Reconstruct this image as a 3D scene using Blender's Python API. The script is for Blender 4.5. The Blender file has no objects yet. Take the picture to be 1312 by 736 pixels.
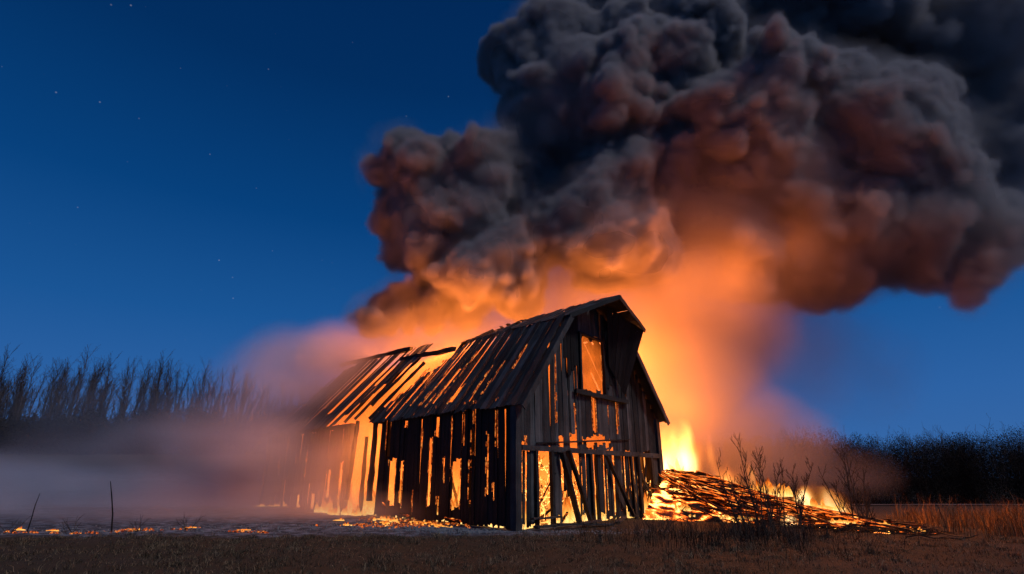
import bpy, bmesh, math, random
import numpy as np
from mathutils import Vector, Matrix, noise as mnoise

random.seed(7)
RNG = np.random.default_rng(11)
SC = bpy.context.scene
COL = SC.collection

# ------------------------------------------------------------------ camera
F_PX, PITCH = 698.0, 0.334
cam_d = bpy.data.cameras.new('camera')
cam = bpy.data.objects.new('camera', cam_d)
COL.objects.link(cam)
cam_d.sensor_width = 36.0
cam_d.lens = F_PX / 1312.0 * 36.0
cam_d.clip_start = 0.1
cam_d.clip_end = 3000.0
cam.location = (0, 0, 1.6)
cam.rotation_euler = (math.pi / 2 + PITCH, 0, 0)
SC.camera = cam

# ------------------------------------------------------------------ world
SUN_AZ = math.radians(149)      # afterglow behind the camera, to its left (clockwise from +Y)
SUN_EL = math.radians(-2.5)
world = bpy.data.worlds.new('World')
SC.world = world
world.use_nodes = True
wn, wl = world.node_tree.nodes, world.node_tree.links
wn.clear()
w_out = wn.new('ShaderNodeOutputWorld')
w_bg = wn.new('ShaderNodeBackground')
sky = wn.new('ShaderNodeTexSky')
sky.sky_type = 'NISHITA'
sky.sun_disc = False
sky.sun_elevation = SUN_EL
sky.sun_rotation = SUN_AZ
sky.altitude = 200
sky.air_density = 1.0
sky.dust_density = 0.3
sky.ozone_density = 8.0
# dusk: the blue deepens with height (graded by elevation over the dim Nishita glow)
geo = wn.new('ShaderNodeTexCoord')
sepz = wn.new('ShaderNodeSeparateXYZ')
wl.new(geo.outputs['Generated'], sepz.inputs[0])
dusk = wn.new('ShaderNodeValToRGB')
els = dusk.color_ramp.elements
STOPS = [(0.0, (0.042, 0.140, 0.385)), (0.12, (0.026, 0.122, 0.370)), (0.25, (0.010, 0.090, 0.300)), (0.42, (0.002, 0.052, 0.200)), (0.62, (0.0006, 0.027, 0.115)), (0.9, (0.0003, 0.014, 0.070))]
while len(els) < len(STOPS): els.new(0.5)
for i_, (p_, c_) in enumerate(STOPS):
    els[i_].position = p_
    els[i_].color = (*c_, 1)
wl.new(sepz.outputs[2], dusk.inputs[0])
gain = wn.new('ShaderNodeVectorMath'); gain.operation = 'SCALE'; gain.inputs['Scale'].default_value = 8.0
wl.new(dusk.outputs[0], gain.inputs[0])
tint = wn.new('ShaderNodeMix'); tint.data_type = 'RGBA'; tint.blend_type = 'ADD'
tint.inputs[0].default_value = 0.15
wl.new(gain.outputs[0], tint.inputs[6])
wl.new(sky.outputs[0], tint.inputs[7])
# stars: tiny bright points in the sky
vor = wn.new('ShaderNodeTexVoronoi'); vor.feature = 'F1'; vor.inputs['Scale'].default_value = 55.0
wl.new(geo.outputs['Generated'], vor.inputs['Vector'])
dot = wn.new('ShaderNodeMapRange'); dot.inputs[1].default_value = 0.02; dot.inputs[2].default_value = 0.085
dot.inputs[3].default_value = 1.0; dot.inputs[4].default_value = 0.0
wl.new(vor.outputs['Distance'], dot.inputs[0])
sepc = wn.new('ShaderNodeSeparateColor'); wl.new(vor.outputs['Color'], sepc.inputs[0])
pw = wn.new('ShaderNodeMath'); pw.operation = 'POWER'; pw.inputs[1].default_value = 9.0
wl.new(sepc.outputs[0], pw.inputs[0])
ml = wn.new('ShaderNodeMath'); ml.operation = 'MULTIPLY'
wl.new(pw.outputs[0], ml.inputs[0]); wl.new(dot.outputs[0], ml.inputs[1])
star = wn.new('ShaderNodeMath'); star.operation = 'MULTIPLY'; star.inputs[1].default_value = 1.3
wl.new(ml.outputs[0], star.inputs[0])
addc = wn.new('ShaderNodeMix'); addc.data_type = 'RGBA'; addc.blend_type = 'ADD'
addc.inputs[0].default_value = 1.0
wl.new(tint.outputs[2], addc.inputs[6])
wl.new(star.outputs[0], addc.inputs[7])
wl.new(addc.outputs[2], w_bg.inputs[0])
w_bg.inputs[1].default_value = 0.125
wl.new(w_bg.outputs[0], w_out.inputs[0])

# dim afterglow from behind the camera
sun_d = bpy.data.lights.new('afterglow', 'SUN')
sun_d.energy = 1.15
sun_d.angle = math.radians(10)
sun_d.color = (0.97, 0.95, 1.0)
sun = bpy.data.objects.new('afterglow', sun_d)
COL.objects.link(sun)
sun.rotation_euler = Vector((-0.62, 0.38, -0.80)).to_track_quat('-Z', 'Y').to_euler()

SC.view_settings.view_transform = 'Standard'
SC.view_settings.look = 'None'
SC.view_settings.exposure = 0.0
SC.view_settings.gamma = 1.0
SC.view_settings.use_curve_mapping = False
SC.render.engine = 'CYCLES'
cy = SC.cycles
cy.use_denoising = True
try:
    cy.denoiser = 'OPENIMAGEDENOISE'
except Exception:
    pass
cy.max_bounces = 6
cy.diffuse_bounces = 2
cy.glossy_bounces = 2
cy.transmission_bounces = 2
cy.volume_bounces = 3
cy.transparent_max_bounces = 16
cy.sample_clamp_indirect = 4.0
cy.volume_step_rate = 1.0
cy.volume_max_steps = 512
cy.use_adaptive_sampling = True
cy.adaptive_threshold = 0.02

# ------------------------------------------------------------------ frames of reference
A0 = Vector((0.10, 18.68, 0.0))
TH = 0.775
GV = Vector((math.cos(TH), math.sin(TH), 0))
BV = Vector((-math.sin(TH), math.cos(TH), 0))


def BW(x, y, z=0.0):
    """barn-local metres -> world"""
    return A0 + GV * x + BV * y + Vector((0, 0, z))


def smooth(a, b, t):
    t = min(1.0, max(0.0, (t - a) / (b - a)))
    return t * t * (3 - 2 * t)


def hgt(x, y):
    h = 0.0
    left = smooth(0, -22, x)
    h += 4.6 * left * smooth(34, 84, y) + 3.0 * left * smooth(84, 140, y)
    right = smooth(9, 24, x)
    h -= 2.0 * right * smooth(30, 75, y)
    h += 0.05 * mnoise.noise((x * 0.35, y * 0.35, 0)) + 0.03 * mnoise.noise((x * 1.3, y * 1.3, 4.0))
    return h


# ------------------------------------------------------------------ helpers
class MB:
    def __init__(self):
        self.v, self.f = [], []

    def poly(self, pts):
        n = len(self.v)
        self.v += [tuple(p) for p in pts]
        self.f.append(tuple(range(n, n + len(pts))))

    def prism(self, loop_a, loop_b):
        n, k = len(self.v), len(loop_a)
        self.v += [tuple(p) for p in loop_a] + [tuple(p) for p in loop_b]
        self.f.append(tuple(range(n, n + k)))
        self.f.append(tuple(range(n + 2 * k - 1, n + k - 1, -1)))
        for i in range(k):
            j = (i + 1) % k
            self.f.append((n + i, n + k + i, n + k + j, n + j))

    def bar(self, a, b, w, d, up=Vector((0, 0, 1)), segs=4, wob=0.012, taper=1.0):
        """a rough squared timber from a to b"""
        a, b = Vector(a), Vector(b)
        t = (b - a).normalized()
        if abs(t.dot(up)) > 0.95:
            up = Vector((1, 0, 0))
        s = t.cross(up).normalized()
        u = s.cross(t).normalized()
        n = len(self.v)
        for i in range(segs + 1):
            q = i / segs
            c = a.lerp(b, q)
            k = 1 + (taper - 1) * q
            for (x, y) in ((-1, -1), (1, -1), (1, 1), (-1, 1)):
                self.v.append(tuple(c + s * (x * w / 2 * k + random.uniform(-wob, wob)) + u * (y * d / 2 * k + random.uniform(-wob, wob))))
        for i in range(segs):
            o = n + 4 * i
            for j in range(4):
                k2 = (j + 1) % 4
                self.f.append((o + j, o + k2, o + 4 + k2, o + 4 + j))
        self.f.append((n + 3, n + 2, n + 1, n))
        o = n + 4 * segs
        self.f.append((o, o + 1, o + 2, o + 3))

    def tube(self, pts, rad, sides=5):
        pts = [Vector(p) for p in pts]
        n = len(self.v)
        for i, p in enumerate(pts):
            t = (pts[min(i + 1, len(pts) - 1)] - pts[max(i - 1, 0)]).normalized()
            ref = Vector((0, 0, 1)) if abs(t.z) < 0.9 else Vector((1, 0, 0))
            s = t.cross(ref).normalized()
            u = s.cross(t)
            for j in range(sides):
                a = 2 * math.pi * j / sides
                self.v.append(tuple(p + (s * math.cos(a) + u * math.sin(a)) * rad[i]))
        for i in range(len(pts) - 1):
            o = n + i * sides
            for j in range(sides):
                k = (j + 1) % sides
                self.f.append((o + j, o + k, o + sides + k, o + sides + j))
        self.f.append(tuple(range(n + sides - 1, n - 1, -1)))
        o = n + (len(pts) - 1) * sides
        self.f.append(tuple(range(o, o + sides)))

    def mesh(self, name):
        m = bpy.data.meshes.new(name)
        m.from_pydata(self.v, [], self.f)
        m.update()
        return m

    def build(self, name, mat, parent=None):
        o = bpy.data.objects.new(name, self.mesh(name))
        o.data.materials.append(mat)
        COL.objects.link(o)
        if parent:
            o.parent = parent
        return o


def np_mesh(name, verts, faces, mat, parent=None):
    """verts Nx3, faces MxK arrays"""
    me = bpy.data.meshes.new(name)
    nv, (nf, k) = len(verts), faces.shape
    me.vertices.add(nv)
    me.vertices.foreach_set('co', np.ascontiguousarray(verts, np.float32).ravel())
    me.loops.add(nf * k)
    me.loops.foreach_set('vertex_index', np.ascontiguousarray(faces, np.int32).ravel())
    me.polygons.add(nf)
    me.polygons.foreach_set('loop_start', np.arange(0, nf * k, k, dtype=np.int32))
    me.polygons.foreach_set('loop_total', np.full(nf, k, np.int32))
    me.update(calc_edges=True)
    o = bpy.data.objects.new(name, me)
    me.materials.append(mat)
    COL.objects.link(o)
    if parent:
        o.parent = parent
    return o


def empty(name, loc, rz=0.0):
    o = bpy.data.objects.new(name, None)
    COL.objects.link(o)
    o.location = loc
    o.rotation_euler = (0, 0, rz)
    return o


def tag(o, label=None, cat=None, group=None, kind=None):
    if label: o['label'] = label
    if cat: o['category'] = cat
    if group: o['group'] = group
    if kind: o['kind'] = kind
    return o


class Mat:
    def __init__(self, name):
        self.m = bpy.data.materials.new(name)
        self.m.use_nodes = True
        self.nt = self.m.node_tree
        self.nt.nodes.clear()
        self.out = self.nt.nodes.new('ShaderNodeOutputMaterial')

    def n(self, t, **kw):
        x = self.nt.nodes.new(t)
        for k, v in kw.items():
            setattr(x, k, v)
        return x

    def l(self, a, b):
        self.nt.links.new(a, b)

    def math(self, op, a, b=None, c=None, clamp=False):
        x = self.n('ShaderNodeMath', operation=op)
        x.use_clamp = clamp
        for i, v in enumerate((a, b, c)):
            if v is None: continue
            if isinstance(v, (int, float)): x.inputs[i].default_value = v
            else: self.l(v, x.inputs[i])
        return x.outputs[0]

    def noise(self, vec, scale, detail=4, rough=0.6, dist=0.0):
        x = self.n('ShaderNodeTexNoise')
        x.inputs['Scale'].default_value = scale
        x.inputs['Detail'].default_value = detail
        x.inputs['Roughness'].default_value = rough
        x.inputs['Distortion'].default_value = dist
        if vec is not None: self.l(vec, x.inputs['Vector'])
        return x.outputs[0]

    def ramp(self, fac, stops):
        x = self.n('ShaderNodeValToRGB')
        e = x.color_ramp.elements
        while len(e) < len(stops): e.new(0.5)
        for i, (p, c) in enumerate(stops):
            e[i].position = p
            e[i].color = c if len(c) == 4 else (*c, 1)
        self.l(fac, x.inputs[0])
        return x.outputs[0]

    def mapr(self, v, a, b, c=0.0, d=1.0):
        x = self.n('ShaderNodeMapRange')
        for i, q in enumerate((a, b, c, d)): x.inputs[i + 1].default_value = q
        self.l(v, x.inputs[0])
        return x.outputs[0]

    def mix(self, fac, a, b):
        x = self.n('ShaderNodeMix', data_type='RGBA')
        for i, v in ((0, fac), (6, a), (7, b)):
            if isinstance(v, (int, float)): x.inputs[i].default_value = v
            elif isinstance(v, tuple): x.inputs[i].default_value = (*v, 1)
            else: self.l(v, x.inputs[i])
        return x.outputs[2]

    def coords(self, which='Object', scale=None):
        tc = self.n('ShaderNodeTexCoord').outputs[which]
        if scale:
            mp = self.n('ShaderNodeMapping')
            mp.inputs['Scale'].default_value = scale
            self.l(tc, mp.inputs[0])
            return mp.outputs[0]
        return tc

    def surface(self, color, rough=0.85, bump=None, bump_s=0.3, bump_d=0.02, spec=0.3):
        b = self.n('ShaderNodeBsdfPrincipled')
        if isinstance(color, tuple): b.inputs['Base Color'].default_value = (*color, 1)
        else: self.l(color, b.inputs['Base Color'])
        if isinstance(rough, (int, float)): b.inputs['Roughness'].default_value = rough
        else: self.l(rough, b.inputs['Roughness'])
        b.inputs['Specular IOR Level'].default_value = spec
        if bump is not None:
            bm_ = self.n('ShaderNodeBump')
            bm_.inputs['Strength'].default_value = bump_s
            bm_.inputs['Distance'].default_value = bump_d
            self.l(bump, bm_.inputs['Height'])
            self.l(bm_.outputs[0], b.inputs['Normal'])
        self.l(b.outputs[0], self.out.inputs['Surface'])
        self.b = b
        return self.m


# ------------------------------------------------------------------ materials
def wood_mat(name, dark, light, grain, ash=0.0):
    M = Mat(name)
    co = M.coords('Object', grain)
    n1 = M.noise(co, 9.0, 6, 0.65, 0.6)
    n2 = M.noise(M.coords('Object'), 0.9, 3, 0.6)
    isl = M.n('ShaderNodeNewGeometry').outputs['Random Per Island']
    f = M.math('ADD', M.math('MULTIPLY', n1, 0.75), M.math('MULTIPLY', M.math('SUBTRACT', isl, 0.5), 0.42))
    f = M.math('ADD', f, M.math('MULTIPLY', M.math('SUBTRACT', n2, 0.5), 0.6))
    col = M.ramp(f, [(0.18, dark), (0.45, tuple(d * 0.55 + l * 0.3 for d, l in zip(dark, light))), (0.78, light)])
    v = M.n('ShaderNodeTexVoronoi', feature='DISTANCE_TO_EDGE')
    v.inputs['Scale'].default_value = 14.0
    M.l(M.coords('Object', tuple(0.35 + 0.65 * g for g in grain)), v.inputs['Vector'])
    h = M.math('ADD', M.math('MULTIPLY', n1, 1.0), M.math('MULTIPLY', M.math('MINIMUM', v.outputs['Distance'], 0.12), 4.0))
    return M.surface(col, M.mapr(n1, 0.3, 0.7, 0.6, 0.95), h, 0.7, 0.02, 0.25)


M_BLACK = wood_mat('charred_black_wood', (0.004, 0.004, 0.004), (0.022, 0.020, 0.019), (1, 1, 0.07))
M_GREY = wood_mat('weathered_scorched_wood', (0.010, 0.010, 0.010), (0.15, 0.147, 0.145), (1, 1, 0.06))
M_ROOF = wood_mat('scorched_roof_board', (0.007, 0.007, 0.008), (0.105, 0.108, 0.116), (0.12, 1, 0.09))
M_BEAM = wood_mat('charred_timber', (0.006, 0.006, 0.006), (0.07, 0.064, 0.058), (0.5, 0.5, 0.5))
M_BARK = Mat('bark').surface((0.085, 0.07, 0.058), 0.9)
M_TWIG = Mat('twig').surface((0.055, 0.040, 0.030), 0.9)


def ember_mat(name, scale, lo, hi, strength, base=(0.012, 0.011, 0.011), stretch=(1, 1, 1), turn=0.0):
    M = Mat(name)
    co = M.coords('Object', stretch)
    if turn:
        vr = M.n('ShaderNodeVectorRotate', rotation_type='Z_AXIS'); vr.inputs['Angle'].default_value = turn
        M.l(M.coords('Object'), vr.inputs['Vector'])
        mp = M.n('ShaderNodeMapping'); mp.inputs['Scale'].default_value = stretch
        M.l(vr.outputs[0], mp.inputs[0]); co = mp.outputs[0]
    n = M.noise(co, scale, 5, 0.62, 0.8)
    v = M.n('ShaderNodeTexVoronoi', feature='DISTANCE_TO_EDGE')
    v.inputs['Scale'].default_value = scale * 1.6
    wv = M.n('ShaderNodeVectorMath', operation='MULTIPLY_ADD')
    M.l(n, wv.inputs[0]); wv.inputs[1].default_value = (0.6, 0.6, 0.6)
    M.l(co, wv.inputs[2])
    M.l(wv.outputs[0], v.inputs['Vector'])
    crack = M.mapr(v.outputs['Distance'], 0.02, 0.22, 0.28, 0.0)
    f = M.mapr(M.math('ADD', n, crack), lo, hi, 0.0, 1.0)
    e = M.ramp(f, [(0.0, (0, 0, 0)), (0.25, (0.25, 0.012, 0.0)), (0.6, (1.0, 0.16, 0.012)), (1.0, (1.0, 0.52, 0.12))])
    m = M.surface(M.ramp(n, [(0.3, base), (0.8, tuple(3 * q for q in base))]), 0.9, n, 0.8, 0.05)
    M.l(e, M.b.inputs['Emission Color'])
    M.l(M.math('MULTIPLY', M.math('POWER', f, 1.3), strength), M.b.inputs['Emission Strength'])
    m.cycles.emission_sampling = 'NONE'
    return m


M_EMBED = ember_mat('glowing_ember_bed', 1.5, 0.56, 0.86, 5.0, stretch=(0.22, 1, 0.9), turn=0.85)
M_EMBER = ember_mat('glowing_coals', 6.0, 0.46, 0.95, 1.5)
M_LOG = ember_mat('glowing_charred_board', 4.0, 0.66, 0.98, 2.4, stretch=(0.16, 1, 1), base=(0.008, 0.0075, 0.007))


M_HOT = ember_mat('burning_timber', 3.6, 0.58, 0.92, 3.0, stretch=(0.16, 1, 1), base=(0.008, 0.0075, 0.007))
M_EDGE = ember_mat('glowing_wood_edge', 7.0, 0.42, 0.95, 1.3)


def flame_mat(name, strength, hot):
    """surface of a small flame: pale yellow at the root, orange, ragged open tip"""
    M = Mat(name)
    g = M.coords('Generated')
    z = M.n('ShaderNodeSeparateXYZ'); M.l(g, z.inputs[0])
    n = M.noise(M.coords('Object', (1, 1, 0.45)), 5.0, 4, 0.6, 1.0)
    t = M.math('ADD', z.outputs[2], M.math('MULTIPLY', M.math('SUBTRACT', n, 0.5), 0.9))
    col = M.ramp(t, [(0.0, (1.0, 0.62, 0.20)), (0.3, (1.0, 0.42, 0.07)), (0.65, (1.0, 0.20, 0.018)), (1.0, (0.75, 0.07, 0.003))])
    em = M.n('ShaderNodeEmission')
    M.l(col, em.inputs[0])
    M.l(M.mapr(t, 0.0, 1.0, strength * hot, strength * 0.35), em.inputs[1])
    tr = M.n('ShaderNodeBsdfTransparent')
    mx = M.n('ShaderNodeMixShader')
    M.l(M.mapr(t, 0.55, 0.95, 0.0, 1.0), mx.inputs[0])
    M.l(em.outputs[0], mx.inputs[1]); M.l(tr.outputs[0], mx.inputs[2])
    M.l(mx.outputs[0], M.out.inputs['Surface'])
    M.m.cycles.emission_sampling = 'NONE'
    return M.m


M_FLAME = flame_mat('flame', 1.15, 1.5)


def fire_volume(name, scale, stretch, density, strength, z_hot, z_top, step, lo=0.35, hi=0.65, floor=0.0):
    """glowing gas: emission that is hottest near the ground"""
    M = Mat(name)
    co = M.coords('Object', stretch)
    n = M.noise(co, scale, 4, 0.6, 1.2)
    sp = M.n('ShaderNodeSeparateXYZ'); M.l(M.coords('Object'), sp.inputs[0])
    hot = M.mapr(sp.outputs[2], z_hot, z_top, 1.0, 0.0)
    d = M.mapr(n, lo, hi, floor, 1.0)
    heat = M.math('MULTIPLY', d, M.math('ADD', 0.12, M.math('POWER', hot, 1.5)))
    col = M.ramp(heat, [(0.0, (1.0, 0.17, 0.014)), (0.35, (1.0, 0.24, 0.025)), (0.7, (1.0, 0.38, 0.06)), (1.0, (1.0, 0.62, 0.2))])
    pv = M.n('ShaderNodeVolumePrincipled')
    pv.inputs['Color'].default_value = (0.5, 0.4, 0.3, 1)
    M.l(M.math('MULTIPLY', d, density), pv.inputs['Density'])
    M.l(col, pv.inputs['Emission Color'])
    M.l(M.math('MULTIPLY', M.math('ADD', M.math('MULTIPLY', heat, 1.0), M.math('MULTIPLY', d, 0.12)), strength), pv.inputs['Emission Strength'])
    M.l(pv.outputs[0], M.out.inputs['Volume'])
    M.m.cycles.volume_step_rate = step
    return M.m


def smoke_volume(name, color, mult, aniso=0.0):
    M = Mat(name)
    pv = M.n('ShaderNodeVolumePrincipled')
    pv.inputs['Color'].default_value = (*color, 1)
    pv.inputs['Density'].default_value = mult
    pv.inputs['Density Attribute'].default_value = 'density'
    pv.inputs['Anisotropy'].default_value = aniso
    M.l(pv.outputs[0], M.out.inputs['Volume'])
    return M.m


#@@SETTING
# ------------------------------------------------------------------ ground
def ground_mat():
    M = Mat('dry_field_and_burn_scar')
    co = M.coords('Object')
    sp = M.n('ShaderNodeSeparateXYZ'); M.l(co, sp.inputs[0])
    x, y = sp.outputs[0], sp.outputs[1]
    n_big = M.noise(co, 0.35, 4, 0.6)
    n_mid = M.noise(co, 2.2, 5, 0.65)
    n_fine = M.noise(co, 22.0, 4, 0.7)
    # burnt ground: everything past a ragged line left of and under the barn
    wob = M.math('MULTIPLY', M.math('SUBTRACT', n_mid, 0.5), 1.6)
    e1 = M.mapr(M.math('ADD', y, wob), 16.6, 17.3, 0.0, 1.0)
    e2 = M.mapr(M.math('ADD', y, M.math('MULTIPLY', wob, 3.0)), 66.0, 56.0, 0.0, 1.0)
    line = M.math('SUBTRACT', M.math('ADD', x, wob), M.math('MULTIPLY', y, 0.30))
    e3 = M.mapr(line, -3.2, -5.0, 0.0, 1.0)
    burnt = M.math('MULTIPLY', M.math('MULTIPLY', e1, e2), e3)
    grass = M.mix(M.mapr(n_fine, 0.3, 0.7), (0.024, 0.020, 0.015), (0.075, 0.060, 0.043))
    grass = M.mix(M.mapr(n_big, 0.35, 0.65), grass, (0.045, 0.036, 0.022))
    ash = M.mix(M.mapr(n_mid, 0.45, 0.68), (0.035, 0.042, 0.056), (0.20, 0.24, 0.31))  # blue of the sky-lit smoke above is put into the ash colour
    ash = M.mix(M.mapr(n_fine, 0.56, 0.66), ash, (0.24, 0.24, 0.245))
    col = M.mix(burnt, grass, ash)
    return M.surface(col, 0.95, M.math('ADD', n_fine, M.math('MULTIPLY', n_mid, 2)), 0.6, 0.06, 0.1)


def graded(a, b, c, n1, n2):
    """fine spacing on [a,b], stretching out to +-c"""
    core = np.linspace(a, b, n1)
    k = np.linspace(0, 1, n2)[1:]
    return np.concatenate([(a - (c + a) * k[::-1] ** 2.2), core, (b + (c - b) * k ** 2.2)])


gx = graded(-24, 26, 900, 160, 46)
gy = np.concatenate([np.linspace(-60, 6, 12), np.linspace(6.4, 44, 130), 44 + (1600 - 44) * np.linspace(0, 1, 50)[1:] ** 2.4])
X, Y = np.meshgrid(gx, gy)
Zg = np.array([[hgt(a, b) for a in gx] for b in gy])
nx, ny = len(gx), len(gy)
idx = np.arange(nx * ny).reshape(ny, nx)
faces = np.stack([idx[:-1, :-1], idx[:-1, 1:], idx[1:, 1:], idx[1:, :-1]], -1).reshape(-1, 4)
ground = np_mesh('ground', np.stack([X, Y, Zg], -1).reshape(-1, 3), faces, ground_mat())
tag(ground, 'dry brown field with a grey burnt patch around the barn', 'ground', kind='structure')
for p in ground.data.polygons: p.use_smooth = True

# pale dirt track crossing the far field on the right
mb = MB()
trk = [(17 + 1.9 * i, 33.5 + 0.12 * i + 0.5 * math.sin(i * 0.5)) for i in range(34)]
for i in range(len(trk) - 1):
    (xa, ya), (xb, yb) = trk[i], trk[i + 1]
    mb.poly([(xa, ya, hgt(xa, ya) + 0.06), (xb, yb, hgt(xb, yb) + 0.06), (xb, yb + 2.2, hgt(xb, yb + 2.2) + 0.06), (xa, ya + 2.2, hgt(xa, ya + 2.2) + 0.06)])
Mt = Mat('pale_dirt')
tag(mb.build('track', Mt.surface(Mt.ramp(Mt.noise(Mt.coords('Object'), 1.5, 5), [(0.3, (0.06, 0.05, 0.04)), (0.7, (0.12, 0.10, 0.085))]), 0.95)),
    'pale dirt track crossing the far right field', 'track', kind='structure')


# ------------------------------------------------------------------ grass
def blade_field(name, pts, h_rng, w, mat, lean=0.45, droop=0.5):
    """pts: Nx2 array of roots; each blade is a bent two-quad ribbon tapering to a tip"""
    n = len(pts)
    z = np.array([hgt(a, b) for a, b in pts])
    h = np.array([0.75 + 0.9 * max(-0.45, mnoise.noise((a * 1.7, b * 1.7, 5.0))) for a, b in pts]) * RNG.uniform(h_rng[0], h_rng[1], n) * (0.6 + 0.8 * RNG.random(n) ** 2)
    ang = RNG.uniform(0, 2 * np.pi, n)
    le = RNG.normal(0, lean, n)
    dx, dy = np.cos(ang) * le * h, np.sin(ang) * le * h
    pa = RNG.uniform(0, np.pi, n)
    wx, wy = np.cos(pa) * w, np.sin(pa) * w
    base = np.stack([pts[:, 0], pts[:, 1], z - 0.02], -1)
    mid = base + np.stack([dx * 0.4, dy * 0.4, h * 0.6], -1)
    tip = base + np.stack([dx * (1 + droop), dy * (1 + droop), h * (1 - 0.35 * droop * np.abs(le))], -1)
    wv = np.stack([wx, wy, np.zeros(n)], -1)
    V = np.stack([base - wv, base + wv, mid + wv * 0.8, mid - wv * 0.8, tip + wv * 0.15, tip - wv * 0.15], 1).reshape(-1, 3)
    i = np.arange(n) * 6
    Fc = np.concatenate([np.stack([i, i + 1, i + 2, i + 3], -1), np.stack([i + 3, i + 2, i + 4, i + 5], -1)])
    return np_mesh(name, V, Fc, mat)


def straw_mat(name, dark, light):
    M = Mat(name)
    isl = M.n('ShaderNodeNewGeometry').outputs['Random Per Island']
    n = M.noise(M.coords('Object'), 0.8, 3, 0.6)
    f = M.math('ADD', M.math('MULTIPLY', M.math('POWER', isl, 2.2), 0.75), M.math('MULTIPLY', M.math('SUBTRACT', n, 0.25), 0.6))
    return M.surface(M.ramp(f, [(0.2, dark), (0.85, light)]), 0.8, spec=0.15)


M_STRAW = straw_mat('dry_straw', (0.022, 0.016, 0.009), (0.34, 0.26, 0.16))
M_WEED = straw_mat('dark_dry_weed', (0.012, 0.010, 0.008), (0.06, 0.048, 0.034))
M_RUST = straw_mat('rusty_tall_grass', (0.07, 0.04, 0.018), (0.30, 0.19, 0.09))


def clumped(n, box, thr, scale, keep):
    x = RNG.uniform(box[0], box[1], n); y = RNG.uniform(box[2], box[3], n)
    ok = []
    for a, b in zip(x, y):
        q = mnoise.noise((a * scale, b * scale, 2.0)) + 0.7 * mnoise.noise((a * scale * 3, b * scale * 3, 7.0)) + 0.4 * mnoise.noise((a * scale * 9, b * scale * 9, 1.0))
        ok.append(q > thr + RNG.normal(0, 0.25) and keep(a, b))
    return np.stack([x[ok], y[ok]], -1)


def burn_edge(a, b):
    return b < 17.0 + 0.7 * mnoise.noise((a * 0.8, 0, 0)) + 0.25 * mnoise.noise((a * 4.0, 1, 0)) or a > 0.3 * b - 3.2


def in_barn(a, b, m=0.4):
    d = Vector((a, b, 0)) - A0
    return -m < d.dot(GV) < 8.76 + m and -m < d.dot(BV) < 21


ridge = [(6.9, 25.2, 1.75), (8.2, 24.0, 1.38), (9.4, 22.6, 0.88), (10.4, 21.3, 0.52), (11.1, 20.0, 0.26), (11.6, 19.0, 0.12), (11.9, 18.3, 0.05)]


def heap_z(x, y):
    best = -1.0
    for (a, b) in zip(ridge[:-1], ridge[1:]):
        ax, ay, az = a; bx, by, bz = b
        t = ((x - ax) * (bx - ax) + (y - ay) * (by - ay)) / ((bx - ax) ** 2 + (by - ay) ** 2)
        t = min(1, max(0, t))
        d = math.hypot(x - ax - (bx - ax) * t, y - ay - (by - ay) * t)
        hz = az + (bz - az) * t
        w = 0.8 + hz * 1.15
        best = max(best, hz * (1 - (d / w) ** 1.5))
    return best


g1 = clumped(105000, (-14, 16, 9.3, 18.0), -0.2, 0.5, lambda a, b: abs(a) < b * 0.98 and burn_edge(a, b) and not in_barn(a, b) and heap_z(a, b) < -0.15)
g2 = clumped(26000, (4, 24, 18.0, 25.0), -0.2, 0.5, lambda a, b: a > 0.3 * b + 1.0 and a < b * 0.98 and not in_barn(a, b) and heap_z(a, b) < -0.15)
tag(blade_field('grass', np.concatenate([g1, g2]), (0.035, 0.11), 0.0045, M_STRAW, 0.8), 'short dry brown grass of the foreground field', 'grass', kind='stuff')
g3 = clumped(26000, (0.5, 12.5, 11.0, 20.5), 0.05, 0.8, lambda a, b: not in_barn(a, b, 0.2) and RNG.random() < math.exp(-((a - 6.2 - 0.4 * (b - 16)) / 2.1) ** 2 - ((b - 16.5) / 2.6) ** 2) and heap_z(a, b) < 0.0)
tag(blade_field('weeds', g3, (0.25, 0.62), 0.006, M_WEED, 0.3, 0.3), 'dark waist-high dry weeds in front of the burning heap', 'weeds', kind='stuff')
g4 = clumped(26000, (11.0, 26, 16.5, 24.0), 0.05, 0.55, lambda a, b: a > 12.6 + 0.35 * (b - 17) and a < b * 0.98)
tag(blade_field('tall_grass', g4, (0.35, 0.85), 0.007, M_RUST, 0.35, 0.5), 'rusty tall grass lit orange at the right of the field', 'grass', kind='stuff')

def tufts(name, cen, blades, h_rng, spread, w, mat):
    pts = np.repeat(cen, blades, 0) + RNG.normal(0, spread, (len(cen) * blades, 2))
    return blade_field(name, pts, h_rng, w, mat, 0.65, 0.7)


tc = clumped(5200, (-13, 15, 9.4, 17.6), 0.0, 0.4, lambda a, b: abs(a) < b * 0.98 and burn_edge(a, b) and not in_barn(a, b) and heap_z(a, b) < -0.15)
tag(tufts('grass', tc, 16, (0.06, 0.16), 0.05, 0.004, M_STRAW), 'tufts of longer bleached grass scattered over the field', 'grass', kind='stuff')

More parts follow.
